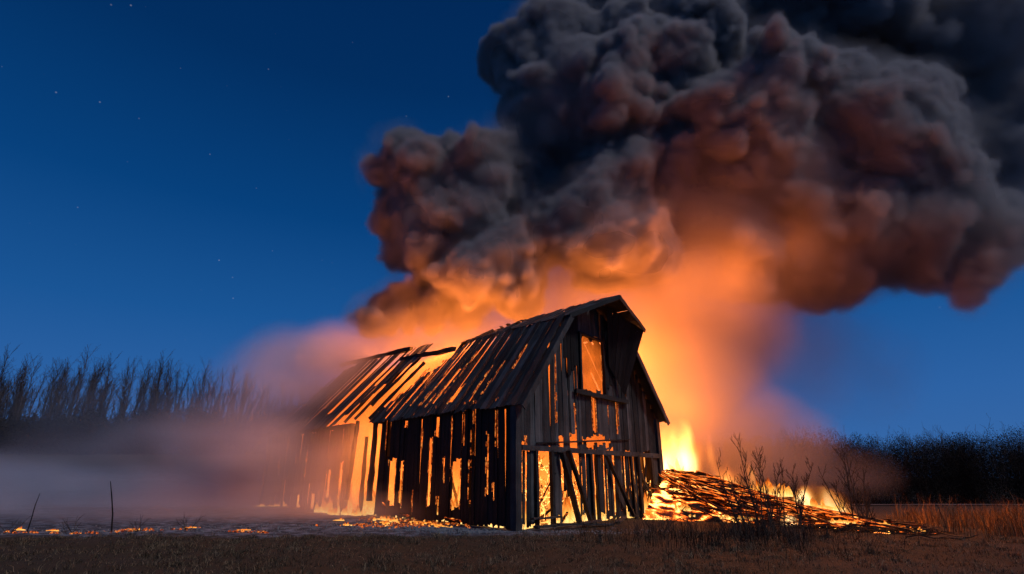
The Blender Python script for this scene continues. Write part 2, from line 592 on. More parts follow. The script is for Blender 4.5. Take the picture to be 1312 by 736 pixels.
#@@TREES
# ------------------------------------------------------------------ trees
def branch(mb, p, d, length, r, depth, rng, up=0.35, sides=4, spread=0.55, kids=(4, 7), tmin=0.25, rmin=0.004):
    pts, rad = [Vector(p)], [r]
    n = 5 if depth > 0 else 3
    d = Vector(d).normalized()
    for i in range(n):
        d = (d + Vector((rng.gauss(0, 0.09), rng.gauss(0, 0.09), up * 0.16 + rng.gauss(0, 0.05)))).normalized()
        pts.append(pts[-1] + d * length / n)
        rad.append(max(rmin, r * (1 - 0.82 * (i + 1) / n)))
    mb.tube(pts, rad, sides)
    if depth <= 0: return
    k = rng.randint(*kids)
    for j in range(k):
        q = tmin + (1 - tmin) * (j + rng.random()) / k
        i = min(int(q * n), n - 1)
        pp = pts[i].lerp(pts[i + 1], q * n - i)
        a = rng.uniform(0, 2 * math.pi)
        t = (pts[i + 1] - pts[i]).normalized()
        s = t.cross(Vector((0, 0, 1)) if abs(t.z) < 0.9 else Vector((1, 0, 0))).normalized()
        u = s.cross(t)
        nd = t + (s * math.cos(a) + u * math.sin(a)) * spread * rng.uniform(0.7, 1.4)
        branch(mb, pp, nd, length * rng.uniform(0.28, 0.5) * (1.15 - 0.5 * q), rad[i] * 0.55, depth - 1, rng, up, 3, spread * 1.1, (3, 6), 0.2, rmin)


def make_tree(seed, h, r, lean):
    rng = random.Random(seed)
    root = empty('bare_tree', (0, 0, 0))
    tk, cr = MB(), MB()
    pts, rad = [Vector((0, 0, -0.3))], [r * 1.3]
    d = Vector((lean, 0, 1)).normalized()
    n = 8
    for i in range(n):
        d = (d + Vector((rng.gauss(0, 0.03), rng.gauss(0, 0.03), 0.02))).normalized()
        pts.append(pts[-1] + d * h / n)
        rad.append(r * (1 - 0.93 * (i + 1) / n) + 0.008)
    tk.tube(pts, rad, 6)
    tk.build('trunk', M_BARK, root)
    for j in range(30):
        q = 0.30 + 0.69 * (j + rng.random()) / 30
        i = min(int(q * n), n - 1)
        pp = pts[i].lerp(pts[i + 1], q * n - i)
        a = rng.uniform(0, 2 * math.pi)
        nd = Vector((math.cos(a) * 0.42, math.sin(a) * 0.42, rng.uniform(0.8, 1.3)))
        branch(cr, pp, nd, h * rng.uniform(0.09, 0.17) * (0.75 + 0.45 * math.sin(q * 2.6)), max(0.03, rad[i] * 0.4), 2, rng, 0.6, 3, 0.55, (4, 6), 0.1, 0.007)
    cr.build('crown', M_TWIG, root)
    return root


def copy_tree(o):
    c = o.copy(); COL.objects.link(c)
    for ch in o.children:
        k = ch.copy(); COL.objects.link(k); k.parent = c
    return c


protos = [make_tree(100 + i, h, 0.12, l) for i, (h, l) in enumerate([(14.5, 0.02), (13.0, 0.05), (12.0, -0.02), (15.5, 0.0), (10.5, 0.06)])]
rng = random.Random(5)
used = set()
N_TREES = 262
for i in range(N_TREES):
    x = -92 + 62 * (i + rng.uniform(-0.4, 0.4)) / N_TREES
    y = rng.uniform(80, 97)
    px_ = x / y
    k = rng.randrange(5)
    o = protos[k] if k not in used else copy_tree(protos[k])
    used.add(k)
    o.location = (x, y, hgt(x, y) - 0.1)
    o.rotation_euler = (0, 0, rng.uniform(0, 6.28))
    taller = 0.86 + 0.07 * math.exp(-((px_ + 0.80) / 0.09) ** 2)
    s = rng.uniform(0.84, 1.08) * taller * (1.0 - 0.22 * smooth(-0.62, -0.36, px_))
    o.scale = (s * 1.1, s * 1.1, s)
    tag(o, 'tall bare tree in the close-set row along the left skyline', 'tree', 'bare trees in the left row')

# dark scrub under the left trees and the far wood on the right, each one mass
def scrub(name, spots, mat, seed):
    rg = random.Random(seed)
    mb = MB()
    for (x, y, h) in spots:
        z = hgt(x, y) - 0.2
        for s in range(rg.randint(3, 4)):
            a, t = rg.uniform(0, 6.28), rg.uniform(0.08, 0.5)
            p = Vector((x + rg.uniform(-0.6, 0.6), y + rg.uniform(-0.6, 0.6), z))
            d = Vector((math.cos(a) * t, math.sin(a) * t, 1))
            branch(mb, p, d, h * rg.uniform(0.66, 0.86), 0.04, 2, rg, 0.15, 3, 0.5, (4, 6), 0.25, 0.012)
    return mb.build(name, mat)


def leafy(name, spots, mat, n_leaf, seed, size):
    """shrub crowns as many small leaf-sized faces spread through a volume"""
    rg = np.random.default_rng(seed)
    P = []
    for (x, y, h, r) in spots:
        q = rg.normal(0, 1, (n_leaf, 3))
        q /= np.linalg.norm(q, axis=1)[:, None]
        q *= rg.random((n_leaf, 1)) ** 0.4
        P.append(np.array([x, y, hgt(x, y) + h * 0.48]) + q * np.array([r, r, h * 0.55]))
    P = np.concatenate(P)
    n = len(P)
    a = rg.normal(0, 1, (n, 3)); b = rg.normal(0, 1, (n, 3))
    a *= (size * rg.uniform(0.5, 1.4, (n, 1))) / np.linalg.norm(a, axis=1)[:, None]
    b *= (size * 0.6) / np.linalg.norm(b, axis=1)[:, None]
    V = np.stack([P - a, P + b, P + a, P - b], 1).reshape(-1, 3)
    return np_mesh(name, V, np.arange(4 * n).reshape(-1, 4), mat)


M_SCRUB = straw_mat('dark_scrub', (0.012, 0.010, 0.008), (0.05, 0.038, 0.019))
rng = random.Random(9)
sp = []
for i in range(130):
    x = -102 + 78 * i / 130 + rng.uniform(-0.6, 0.6)
    sp.append((x, rng.uniform(76, 84), rng.uniform(4.2, 6.6), rng.uniform(1.6, 2.8)))
tag(leafy('undergrowth', sp, M_SCRUB, 1500, 3, 0.16), 'dark undergrowth under the bare trees on the left', 'undergrowth', kind='stuff')

sp, sp2 = [], []
for i in range(430):
    x = 14 + 128 * i / 430 + rng.uniform(-0.5, 0.5)
    y = rng.uniform(74, 92)
    hh = rng.uniform(9.2, 10.8) * (1 + 0.05 * math.sin(x * 0.21))
    sp.append((x, y, hh))
    sp2.append((x, y - 2, hh * rng.uniform(0.78, 0.92), rng.uniform(1.6, 2.6)))
M_WOOD = straw_mat('far_bare_wood', (0.006, 0.005, 0.005), (0.018, 0.014, 0.013))
wd = scrub('woods', sp, M_TWIG, 21)
tag(wd, 'far dark bare wood along the right skyline', 'woods', kind='stuff')
lf = leafy('brush', sp2, M_WOOD, 2400, 4, 0.075)
tag(lf, 'dark brush filling the wood along the right skyline', 'brush', kind='stuff')


rg = random.Random(15)
mb = MB()
for k in range(75):
    x = rg.gauss(6.0, 2.2); y = rg.gauss(16.6, 1.5)
    if in_barn(x, y, 0.3) or y < 11.5 or heap_z(x, y) > 0: continue
    for q in range(rg.randint(3, 6)):
        a = rg.uniform(0, 6.28)
        branch(mb, (x + rg.gauss(0, 0.1), y + rg.gauss(0, 0.1), hgt(x, y) - 0.03), (math.cos(a) * 0.6, math.sin(a) * 0.6, 1.0), rg.uniform(0.35, 0.85), 0.007, 1, rg, 0.2, 3, 0.7, (4, 7), 0.2, 0.0025)
tag(mb.build('dry_brush', M_TWIG), 'tangled dry brush in front of the gable and the burning heap', 'brush', kind='stuff')


# bare saplings in front of the right-hand fire
def make_sapling(seed, loc, h, lean, label):
    rg = random.Random(seed)
    root = empty('bare_sapling', loc)
    st, tw = MB(), MB()
    for k in range(5):
        hh = h * (1.0 if k == 0 else rg.uniform(0.5, 0.9))
        ll = lean if k == 0 else lean + rg.uniform(-0.35, 0.35)
        pts, rad = [Vector((rg.uniform(-0.12, 0.12) * k, rg.uniform(-0.1, 0.1) * k, -0.1))], [0.027]
        d = Vector((ll, rg.uniform(-0.15, 0.15), 1)).normalized()
        for i in range(7):
            d = (d + Vector((rg.gauss(0, 0.05), rg.gauss(0, 0.04), 0.03))).normalized()
            pts.append(pts[-1] + d * hh / 7); rad.append(0.027 * (1 - 0.8 * (i + 1) / 7))
        st.tube(pts, rad, 5)
        for j in range(rg.randint(8, 12)):
            q = rg.uniform(0.15, 0.97)
            i = min(int(q * 7), 6)
            pp = pts[i].lerp(pts[i + 1], q * 7 - i)
            a = rg.uniform(0, 6.28)
            branch(tw, pp, (math.cos(a) * 0.6, math.sin(a) * 0.6, 1.0), hh * rg.uniform(0.16, 0.34) * (1.1 - 0.5 * q), 0.012, 1, rg, 0.5, 3, 0.5, (3, 5), 0.2, 0.007)
    st.build('stem', M_TWIG, root)
    tw.build('twigs', M_TWIG, root)
    tag(root, label, 'sapling', 'bare saplings before the right-hand fire')


for i, (x, y, h, l, lab) in enumerate([
        (7.55, 19.6, 2.3, -0.16, 'thin bare sapling bent left, first beside the glowing barn end of the heap'),
        (8.05, 19.3, 3.0, -0.08, 'tallest bare sapling, against the brightest smoke beside the barn'),
        (8.75, 19.8, 2.7, 0.04, 'slim upright bare sapling just right of the tallest one'),
        (9.35, 19.4, 2.3, 0.16, 'bare sapling leaning right above the middle of the heap'),
        (10.9, 18.9, 2.75, -0.06, 'dense bare sapling before the bright flames at the heap foot'),
        (11.5, 19.2, 2.0, 0.10, 'short bare sapling right of the flames at the heap foot')]):
    make_sapling(400 + i, (x, y, hgt(x, y)), h, l, lab)

#@@BARN
# ------------------------------------------------------------------ the barn
W, HE = 8.76, 3.99
KX, HK = 2.46, 7.30
HR = 8.32
SL = math.hypot(KX, HK - HE)
C1, S1 = KX / SL, (HK - HE) / SL
SU = math.hypot(W / 2 - KX, HR - HK)
C2, S2 = (W / 2 - KX) / SU, (HR - HK) / SU
barn = empty('burning_barn', A0, TH)
tag(barn, 'charred wooden barn with gambrel roof and hay hood, burning from inside', 'barn')


def boards(mb, u0, u1, wr, lo, hi, holes, mp, th=0.03, jit=0.013, burn_lo=0.0, burn_hi=0.0, seed=0, gap=0.012, tilt=0.01, off=0.012):
    """a run of separate boards along u; holes = (ua, ub, va, vb) burnt or open places"""
    rg = random.Random(seed)
    cuts = [u0]
    while cuts[-1] < u1 - wr[0]:
        cuts.append(min(u1, cuts[-1] + rg.uniform(*wr)))
    if u1 - cuts[-1] > 1e-4: cuts.append(u1)
    for h in holes:
        for e in h[:2]:
            if u0 < e < u1: cuts.append(e)
    cuts = sorted(cuts)
    for a, b in zip(cuts[:-1], cuts[1:]):
        if b - a < 0.025: continue
        m = (a + b) / 2
        iv = [(lo(m) + (rg.random() ** 2) * burn_lo, hi(m) - (rg.random() ** 3) * burn_hi)]
        for h in holes:
            if h[0] - 1e-4 <= m <= h[1] + 1e-4:
                va, vb = h[2] + rg.uniform(-0.12, 0.12), h[3] + rg.uniform(-0.15, 0.15)
                nv = []
                for (p, q) in iv:
                    if vb <= p or va >= q: nv.append((p, q)); continue
                    if va > p: nv.append((p, va))
                    if vb < q: nv.append((vb, q))
                iv = nv
        w0 = rg.uniform(-off, off)
        g = gap * rg.uniform(0.3, 1.6)
        tl = rg.gauss(0, tilt)
        for (p, q) in iv:
            if q - p < 0.06: continue
            n = max(2, int((q - p) / 0.3))
            L, R = [], []
            for i in range(n + 1):
                v = p + (q - p) * i / n
                dd = tl * (v - p)
                L.append((a + g / 2 + dd + rg.uniform(-jit, jit), v))
                R.append((b - g / 2 + dd + rg.uniform(-jit, jit), v))
            wd_ = b - a
            bot = [(a + wd_ * t, p + rg.uniform(-0.05, 0.05)) for t in (0.66, 0.33)]
            top = [(a + wd_ * t, q + rg.uniform(-0.05, 0.05)) for t in (0.33, 0.66)]
            loop = L + top + R[::-1] + bot
            wb = rg.uniform(-0.015, 0.015)
            mb.prism([mp(x, y, w0 + wb * (y - p)) for x, y in loop], [mp(x, y, w0 + th + wb * (y - p)) for x, y in loop])


def roofline(x):
    x = min(x, W - x)
    return HE + x * (HK - HE) / KX if x < KX else HK + (x - KX) * (HR - HK) / (W / 2 - KX)


def glow_edges(name, holes, mp, seed, parent, every=1.0):
    rg = random.Random(seed)
    mb = MB()
    for (ua, ub, va, vb) in holes:
        for u in (ua, ub):
            v = va
            while v < vb:
                q = min(vb, v + rg.uniform(0.08, 0.4))
                if rg.random() < 0.55 * every and q - v > 0.03:
                    w = rg.uniform(0.008, 0.032)
                    n = 4
                    L = [(u - w * rg.uniform(0.2, 1.2), v + (q - v) * i / n) for i in range(n + 1)]
                    Rr = [(u + w * rg.uniform(0.2, 1.2), v + (q - v) * i / n) for i in range(n, -1, -1)]
                    mb.prism([mp(x, y, 0.022) for x, y in L + Rr], [mp(x, y, 0.056) for x, y in L + Rr])
                v = q
    return tag(mb.build(name, M_EDGE, parent), kind='stuff')


# front gable: siding above the cross beam, sparser boards below it
gm = lambda u, v, w: Vector((u, -w, v))
loft = [(3.52, 4.95, 4.76, 6.92)]
slits_up = [(2.0, 2.09, 3.4, 6.3), (4.20, 4.42, 3.2, 4.5), (5.76, 5.90, 3.2, 4.5), (6.54, 6.62, 4.75, 5.85), (3.50, 5.32, 2.72, 3.0),
            (2.18, 2.45, 2.4, 3.05), (2.80, 3.24, 2.4, 3.1), (0.42, 0.5, 2.4, 2.9), (3.1, 3.16, 3.3, 4.2), (5.2, 5.26, 3.5, 4.3)]
mb = MB()
boards(mb, 0.12, W - 0.12, (0.12, 0.32), lambda u: 2.45 + 0.12 * math.sin(u * 5), lambda u: roofline(u) + 0.10, loft + slits_up, gm, seed=3, burn_lo=0.15, gap=-0.006, jit=0.007, tilt=0.005)
gable = mb.build('gable_wall', M_GREY, barn)
glow_edges('glowing_edge', loft + slits_up, gm, 21, gable)
low = MB()
for (a, b, lo_, hi_, sd) in [(0.14, 0.42, 0.02, 2.42, 1), (0.50, 0.92, 0.02, 2.42, 2), (1.66, 2.26, 0.05, 2.42, 3), (2.40, 2.86, 0.9, 2.42, 4),
                             (3.30, 3.86, 0.25, 2.42, 5), (4.40, 4.72, 0.3, 2.42, 6), (4.8, 5.3, 0.05, 2.42, 7), (5.42, 6.1, 0.0, 2.42, 8), (6.2, 6.72, 0.1, 2.42, 9),
                             (6.86, 7.02, 0.0, 2.42, 10), (8.1, 8.62, 0.0, 2.42, 11)]:
    boards(low, a, b, (0.14, 0.24), lambda u: lo_, lambda u: hi_, [(a + 0.1, a + 0.16, 0.4, 1.9)] if sd % 2 else [], gm, seed=40 + sd, burn_lo=0.3, tilt=0.012, jit=0.012, gap=0.004)
low.build('lower_gable_wall', M_GREY, barn)
# charred boards around the loft opening, black to carry the hood's shade
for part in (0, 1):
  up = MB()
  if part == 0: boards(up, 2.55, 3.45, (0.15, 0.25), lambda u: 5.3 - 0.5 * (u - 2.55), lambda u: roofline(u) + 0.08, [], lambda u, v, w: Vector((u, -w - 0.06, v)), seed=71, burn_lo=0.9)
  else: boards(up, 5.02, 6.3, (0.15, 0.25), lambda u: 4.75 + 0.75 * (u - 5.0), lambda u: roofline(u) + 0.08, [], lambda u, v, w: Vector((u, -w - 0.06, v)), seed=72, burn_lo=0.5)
  up.build('charred_shade_boards', M_BLACK, barn)


# left side wall
sm = lambda u, v, w: Vector((-w, u, v))
side_holes = [(4.13, 4.36, 3.0, 4.2), (2.59, 2.69, 2.75, 4.2), (1.98, 2.10, 3.38, 4.2), (2.04, 2.20, 2.3, 3.16), (1.27, 1.38, 0.95, 3.1), (0.79, 0.91, 2.5, 4.2),
              (2.74, 3.22, 0.5, 2.15), (2.18, 2.29, 0.7, 2.15), (4.5, 4.68, 0.5, 3.0), (3.69, 3.79, 1.35, 2.3), (3.97, 4.10, 0.35, 0.9), (6.32, 6.47, 3.5, 4.2),
              (7.5, 7.84, 2.3, 3.95), (6.92, 7.5, 0.55, 2.25), (6.4, 6.6, 0.45, 2.2), (0.97, 1.04, 0.85, 1.4), (5.6, 5.66, 0.3, 1.1), (5.2, 5.24, 2.6, 3.4), (3.3, 3.34, 2.9, 3.6)]
mb = MB()
boards(mb, 0.14, 8.35, (0.14, 0.36), lambda u: 0.02, lambda u: HE - 0.03, side_holes, sm, seed=5, burn_lo=0.10, jit=0.006, tilt=0.004, gap=-0.012)
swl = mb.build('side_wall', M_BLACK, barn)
glow_edges('glowing_edge', side_holes, sm, 22, swl)
mb = MB()
rear_holes = [(12.52, 12.8, 0.7, 1.9), (11.42, 11.65, 0.4, 2.2), (18.55, 18.8, 1.7, 2.85), (16.38, 16.62, 2.2, 2.95), (12.9, 13.0, 0.6, 1.6), (14.6, 14.75, 0.3, 1.3), (13.5, 14.3, 0.0, 0.9), (15.3, 15.4, 1.6, 3.0), (17.5, 17.6, 0.4, 1.4)]
boards(mb, 11.25, 20.6, (0.20, 0.34), lambda u: 0.02, lambda u: HE - 0.05, rear_holes, sm, seed=6, burn_lo=0.7, burn_hi=0.4, jit=0.008, tilt=0.006, gap=-0.012)
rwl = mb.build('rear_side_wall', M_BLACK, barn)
glow_edges('glowing_edge', rear_holes, sm, 23, rwl)
# the far side wall, gapped, and the back gable
mb = MB()
fh = [(random.uniform(1, 20), 0, 0, 0) for _ in range(26)]
fh = [(a, a + random.uniform(0.1, 0.4), random.uniform(0, 1.5), random.uniform(2.2, 4.0)) for a, *_ in fh]
boards(mb, 0.14, 20.6, (0.2, 0.34), lambda u: 0.02, lambda u: HE - 0.03, fh, lambda u, v, w: Vector((W + w, u, v)), seed=8, burn_lo=0.6, jit=0.02)
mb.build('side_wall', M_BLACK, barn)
mb = MB()
boards(mb, 0.15, W - 0.15, (0.2, 0.34), lambda u: 0.02, lambda u: roofline(u) - 0.5, [(2, 3, 0, 2.4), (5.5, 6, 3, 5)], lambda u, v, w: Vector((u, 20.62 + w, v)), seed=9, burn_hi=1.5, jit=0.02)
mb.build('rear_gable_wall', M_BLACK, barn)

# roof slopes
EV = 0.42                                    # eave overhang along the slope
FR = -0.55                                   # front rake overhang
lowL = lambda u, v, w: Vector((v * C1 - w * S1, u, HE + 0.14 + v * S1 + w * C1))
uppL = lambda u, v, w: Vector((KX + v * C2 - w * S2, u, HK + 0.14 + v * S2 + w * C2))
lowR = lambda u, v, w: Vector((W - (v * C1 - w * S1), u, HE + 0.14 + v * S1 + w * C1))
uppR = lambda u, v, w: Vector((W - (KX + v * C2 - w * S2), u, HK + 0.14 + v * S2 + w * C2))


def rack(f, k):
    return lambda u, v, w: f(u - k * v * smooth(0.5, 7.0, u), v, w)


roof_slots = [(u - w / 2, u + w / 2, va, vb) for (u, va, vb, w) in [
    (7.75, -0.1, 2.75, 0.17), (7.2, 0.5, 2.3, 0.06), (5.75, 0.25, 2.4, 0.16), (4.85, 0.3, 2.05, 0.15), (4.5, 0.1, 3.1, 0.11), (3.65, 0.10, 1.1, 0.27), (2.46, 0.15, 2.3, 0.09), (1.92, 0.35, 1.15, 0.08),
    (5.75, 3.0, 3.6, 0.12), (1.84, 1.4, 2.0, 0.04), (6.5, 0.3, 1.7, 0.07), (6.9, 1.6, 3.0, 0.10), (5.2, 0.1, 1.2, 0.05), (3.1, 2.2, 3.4, 0.04), (1.0, 1.5, 2.8, 0.03), (8.3, 0.2, 1.4, 0.13), (4.95, 3.2, 3.9, 0.06), (6.2, 2.9, 3.8, 0.1)]]
mb = MB()
boards(mb, FR, 9.0, (0.20, 0.34), lambda u: -EV, lambda u: (SL + 0.02 if u < 6.0 else SL - (u - 6.0) * 1.3), roof_slots, rack(lowL, 0.20), seed=12, burn_lo=0.10, burn_hi=0.15, jit=0.006, tilt=0.003, th=0.025, gap=-0.014, off=0.025)
rfs = mb.build('roof_slope', M_ROOF, barn)
glow_edges('glowing_edge', roof_slots, rack(lowL, 0.20), 24, rfs, 0.8)
mb = MB()
boards(mb, FR, 6.0, (0.2, 0.34), lambda u: -0.04, lambda u: (SU + 0.04 if u < 4.0 else SU - (u - 4.0) * 0.9), [(2.0, 2.3, 0.9, 1.8), (3.4, 3.9, 1.3, 2.0), (4.6, 4.9, 0.1, 1.2), (5.2, 5.6, 0.4, 1.4), (2.9, 3.05, 0.2, 1.5)], uppL, seed=13, burn_hi=0.3, th=0.025, tilt=0.004, jit=0.007, gap=-0.012, off=0.02)
mb.build('roof_slope', M_ROOF, barn)
mb = MB()
rh = [(2.2, 2.35, 0.3, 2.5), (0.35, 0.42, 0.4, 0.6), (4.2, 4.6, 1, 4), (6.1, 6.6, 0.2, 3.0), (7.2, 7.6, 1.0, 3.9), (10, 11.5, 0, 4), (14, 14.5, 1, 3)]
boards(mb, FR, 20.0, (0.2, 0.34), lambda u: -EV, lambda u: SL + 0.02, rh, lowR, seed=14, burn_lo=0.12, burn_hi=0.3, th=0.025, tilt=0.004, jit=0.007, gap=-0.012)
mb.build('roof_slope', M_ROOF, barn)
mb = MB()
boards(mb, FR, 5.5, (0.2, 0.34), lambda u: -0.04, lambda u: SU + 0.02, [(1.6, 1.75, 0.2, 1.6), (3.5, 4.0, 0.3, 2.0)], uppR, seed=15, burn_hi=0.3, th=0.025, tilt=0.004, jit=0.007, gap=-0.012)
mb.build('roof_slope', M_ROOF, barn)
# rear half of the left slope, standing a little higher after the collapse of the middle
rear_slots = [(u - w / 2, u + w / 2, va, vb) for (u, va, vb, w) in [
    (15.9, 1.1, 4.6, 0.28), (14.5, 0.7, 4.8, 0.36), (13.0, -0.3, 4.9, 0.42), (13.75, 1.6, 4.3, 0.14), (19.9, 1.7, 3.4, 0.22), (19.2, 3.0, 3.9, 0.16), (18.3, 3.4, 4.6, 0.2), (20.6, 0.2, 1.2, 0.16), (17.1, 0.6, 2.2, 0.09), (12.3, 2.2, 5.0, 0.5), (17.5, 2.8, 4.4, 0.07)]]
mb = MB()
boards(mb, 10.6, 21.2, (0.22, 0.36), lambda u: (-EV if u > 12.3 else (12.3 - u) * 2.2), lambda u: 5.0 - 0.08 * abs(u - 14) if u < 18.7 else 5.0 - (u - 18.7) * 1.9, rear_slots, rack(lowL, 0.40), seed=16, burn_lo=0.2, burn_hi=0.4, jit=0.012, tilt=0.006, th=0.03, gap=-0.008, off=0.03)
mb.build('rear_roof_slope', M_ROOF, barn)

# hay hood over the loft: the upper slopes carried forward to a point at the ridge
HD = 1.45
tip = Vector((W / 2 + 0.12, -HD, HR + 0.16))
rid = Vector((W / 2, FR + 0.02, HR + 0.16))
klf = Vector((KX - 0.05, FR + 0.02, HK + 0.13))
krf = Vector((W - KX + 0.05, -1.35, HK + 0.10))
krb = Vector((W - KX + 0.05, FR + 0.02, HK + 0.13))
drop = Vector((W - 1.55, -0.58, 6.05))
mb = MB()


def slab(mb, pts, off):
    mb.prism([Vector(p) for p in pts], [Vector(p) + off for p in pts])


def plank_fan(mb, a0, a1, b0, b1, n, th, seed):
    rg = random.Random(seed)
    for i in range(n):
        t0, t1 = i / n + 0.006, (i + 1) / n - 0.006
        q = [a0.lerp(a1, t0), a0.lerp(a1, t1), b0.lerp(b1, t1), b0.lerp(b1, t0)]
        q = [p + Vector((0, rg.uniform(-0.02, 0.02), rg.uniform(-0.012, 0.012))) for p in q]
        nrm = (q[1] - q[0]).cross(q[3] - q[0]).normalized() * th
        mb.prism(q, [p + nrm for p in q])


plank_fan(mb, klf, rid, klf + Vector((0.02, -0.03, 0)), tip, 6, 0.035, 31)
plank_fan(mb, krb, rid, krf, tip, 7, 0.035, 32)
hood = mb.build('hay_hood', M_ROOF, barn)
mb = MB()
mb.bar(tip + Vector((0, 0.02, -0.08)), klf + Vector((0, -0.02, -0.06)), 0.05, 0.16)
mb.bar(tip + Vector((0, 0.02, -0.08)), krf + Vector((0, 0, -0.06)), 0.05, 0.16)
mb.build('hood_edge', M_BEAM, hood)
mb = MB()      # hanging cheek of the hood, right of the loft
plank_fan(mb, Vector((W / 2 + 0.35, -0.62, HR - 0.05)), krf + Vector((-0.03, 0.06, -0.05)), Vector((5.25, -0.2, 5.9)), Vector((6.15, -0.26, 4.72)), 6, 0.03, 33)
mb.build('hood_cheek', M_BLACK, hood)
mb = MB()
mb.bar(Vector((W / 2, 0.4, HR + 0.02)), tip + Vector((0, 0.1, -0.12)), 0.12, 0.16)
mb.build('hoist_beam', M_BEAM, hood)

# rakes, posts, plates, beams
for (s0, s1) in ((lowL(FR - 0.02, -EV, -0.10), lowL(FR - 0.02, SL, -0.10)), (lowR(FR - 0.02, -EV, -0.10), lowR(FR - 0.02, SL * 0.83, -0.10))):
    mb = MB(); mb.bar(s0, s1, 0.05, 0.20, segs=9, wob=0.006); mb.build('rake_board', M_GREY, barn)
for (x, y, mt) in ((0.02, -0.02, M_GREY), (W - 0.02, -0.02, M_GREY), (0.02, 20.5, M_BLACK), (W, 20.5, M_BLACK)):
    mb = MB(); mb.bar((x, y, -0.1), (x, y, HE), 0.26, 0.26, segs=10, wob=0.01); mb.build('corner_post', mt, barn)
mb = MB(); mb.bar((0.2, -0.10, 2.50), (W - 0.1, -0.10, 2.42), 0.10, 0.17, segs=14); mb.build('cross_beam', M_GREY, barn)
mb = MB(); mb.bar((0.95, -0.09, 2.66), (W - 2.2, -0.09, 3.02), 0.05, 0.05, segs=8); mb.build('rail', M_BEAM, barn)
mb = MB(); mb.bar((3.05, -0.16, 4.64), (6.45, -0.16, 4.52), 0.12, 0.16, segs=10); mb.build('loft_sill', M_BEAM, barn)
lf_ = MB()
for (a, b) in (((3.46, 4.7), (3.50, 6.95)), ((5.02, 4.7), (4.98, 6.85)), ((3.42, 6.98), (5.06, 6.86))):
    lf_.bar((a[0], -0.12, a[1]), (b[0], -0.12, b[1]), 0.11, 0.09, segs=7, wob=0.008)
lf_.build('loft_frame', M_BEAM, barn)
for (x0, z0, x1, z1, w, y) in ((0.92, 0.0, 0.90, 2.44, 0.12, -0.1), (1.70, 0.0, 1.68, 2.44, 0.14, -0.1), (3.93, 0.0, 3.88, 2.44, 0.13, -0.08), (7.05, 0.0, 7.03, 2.4, 0.13, -0.1), (8.08, 0.0, 8.02, 2.4, 0.11, -0.1), (4.42, 0.0, 4.4, 2.4, 0.1, 0.05), (6.6, 0.0, 6.5, 2.4, 0.1, -0.1)):
    mb = MB(); mb.bar((x0, y, z0 - 0.05), (x1, y, z1), w, 0.12, segs=8); mb.build('post', M_BEAM, barn)
for (x0, z0, x1, z1, w, y) in ((4.7, 2.35, 6.25, 0.12, 0.15, -0.24), (2.38, 2.46, 3.5, 0.02, 0.17, -0.3), (2.1, 2.4, 2.95, 0.02, 0.2, -0.22), (7.05, 2.0, 8.05, 0.5, 0.07, -0.05), (7.95, 2.1, 7.2, 0.1, 0.06, 0.1), (7.4, 2.2, 7.9, 1.0, 0.05, 0.2)):
    mb = MB(); mb.bar((x0, y, z0), (x1, y, z1), w, 0.09, segs=8); mb.build('brace', M_BEAM, barn)
for (x, y0, y1) in ((0.12, 0.1, 8.7), (W - 0.12, 0.1, 20.4)):
    mb = MB(); mb.bar((x, y0, HE - 0.1), (x, y1, HE - 0.1), 0.18, 0.18, segs=20); mb.build('top_plate', M_BLACK, barn)
mb = MB(); mb.bar((0.12, 11.4, HE - 0.1), (0.12, 20.4, HE - 0.15), 0.18, 0.18, segs=20); mb.build('top_plate', M_BLACK, barn)
for y in (2.5, 5.2, 7.95, 11.3, 14.1, 17.0):
    mb = MB(); mb.bar((0.18, y, 0), (0.18, y, HE), 0.2, 0.2, segs=9); mb.build('post', M_BLACK, barn)
for (p, q, w) in (((-0.05, 8.75, 3.95), (-0.15, 8.62, 0.6), 0.24), ((0.0, 10.45, 4.05), (-0.1, 10.65, 0.6), 0.16), ((0.1, 9.7, 3.3), (0.2, 9.9, 0.0), 0.12)):
    mb = MB(); mb.bar(p, q, w, 0.14, segs=9, wob=0.03); mb.build('post', M_BLACK, barn)
for (u, v0, v1) in ((9.1, 0.0, 3.4), (9.9, 0.9, 4.0), (10.5, 0.1, 4.2), (11.4, 0.0, 4.4)):
    mb = MB(); mb.bar(lowL(u + 0.5, v0, -0.1), lowL(u - 0.75, v1, -0.1), 0.12, 0.13, segs=8, wob=0.03); mb.build('rafter', M_BLACK, barn)
mb = MB(); mb.bar(lowL(6.2, SL - 0.4, 0.0), lowL(10.9, SL - 0.1, 0.0), 0.16, 0.2, segs=12, wob=0.04); mb.build('purlin', M_BLACK, barn)
mb = MB(); mb.bar(lowL(10.5, 4.7, 0.05), lowL(18.5, 5.0, 0.05), 0.16, 0.2, segs=12, wob=0.03); mb.build('purlin', M_BLACK, barn)
for y in (1.5, 3.0, 4.5, 6.0):
    for lo_, up_ in ((lowL, uppL), (lowR, uppR)):
        mb = MB(); mb.bar(lo_(y, 0, -0.1), lo_(y, SL, -0.1), 0.08, 0.14); mb.bar(up_(y, 0, -0.1), up_(y, SU, -0.1), 0.08, 0.14); mb.build('rafter', M_BLACK, barn)

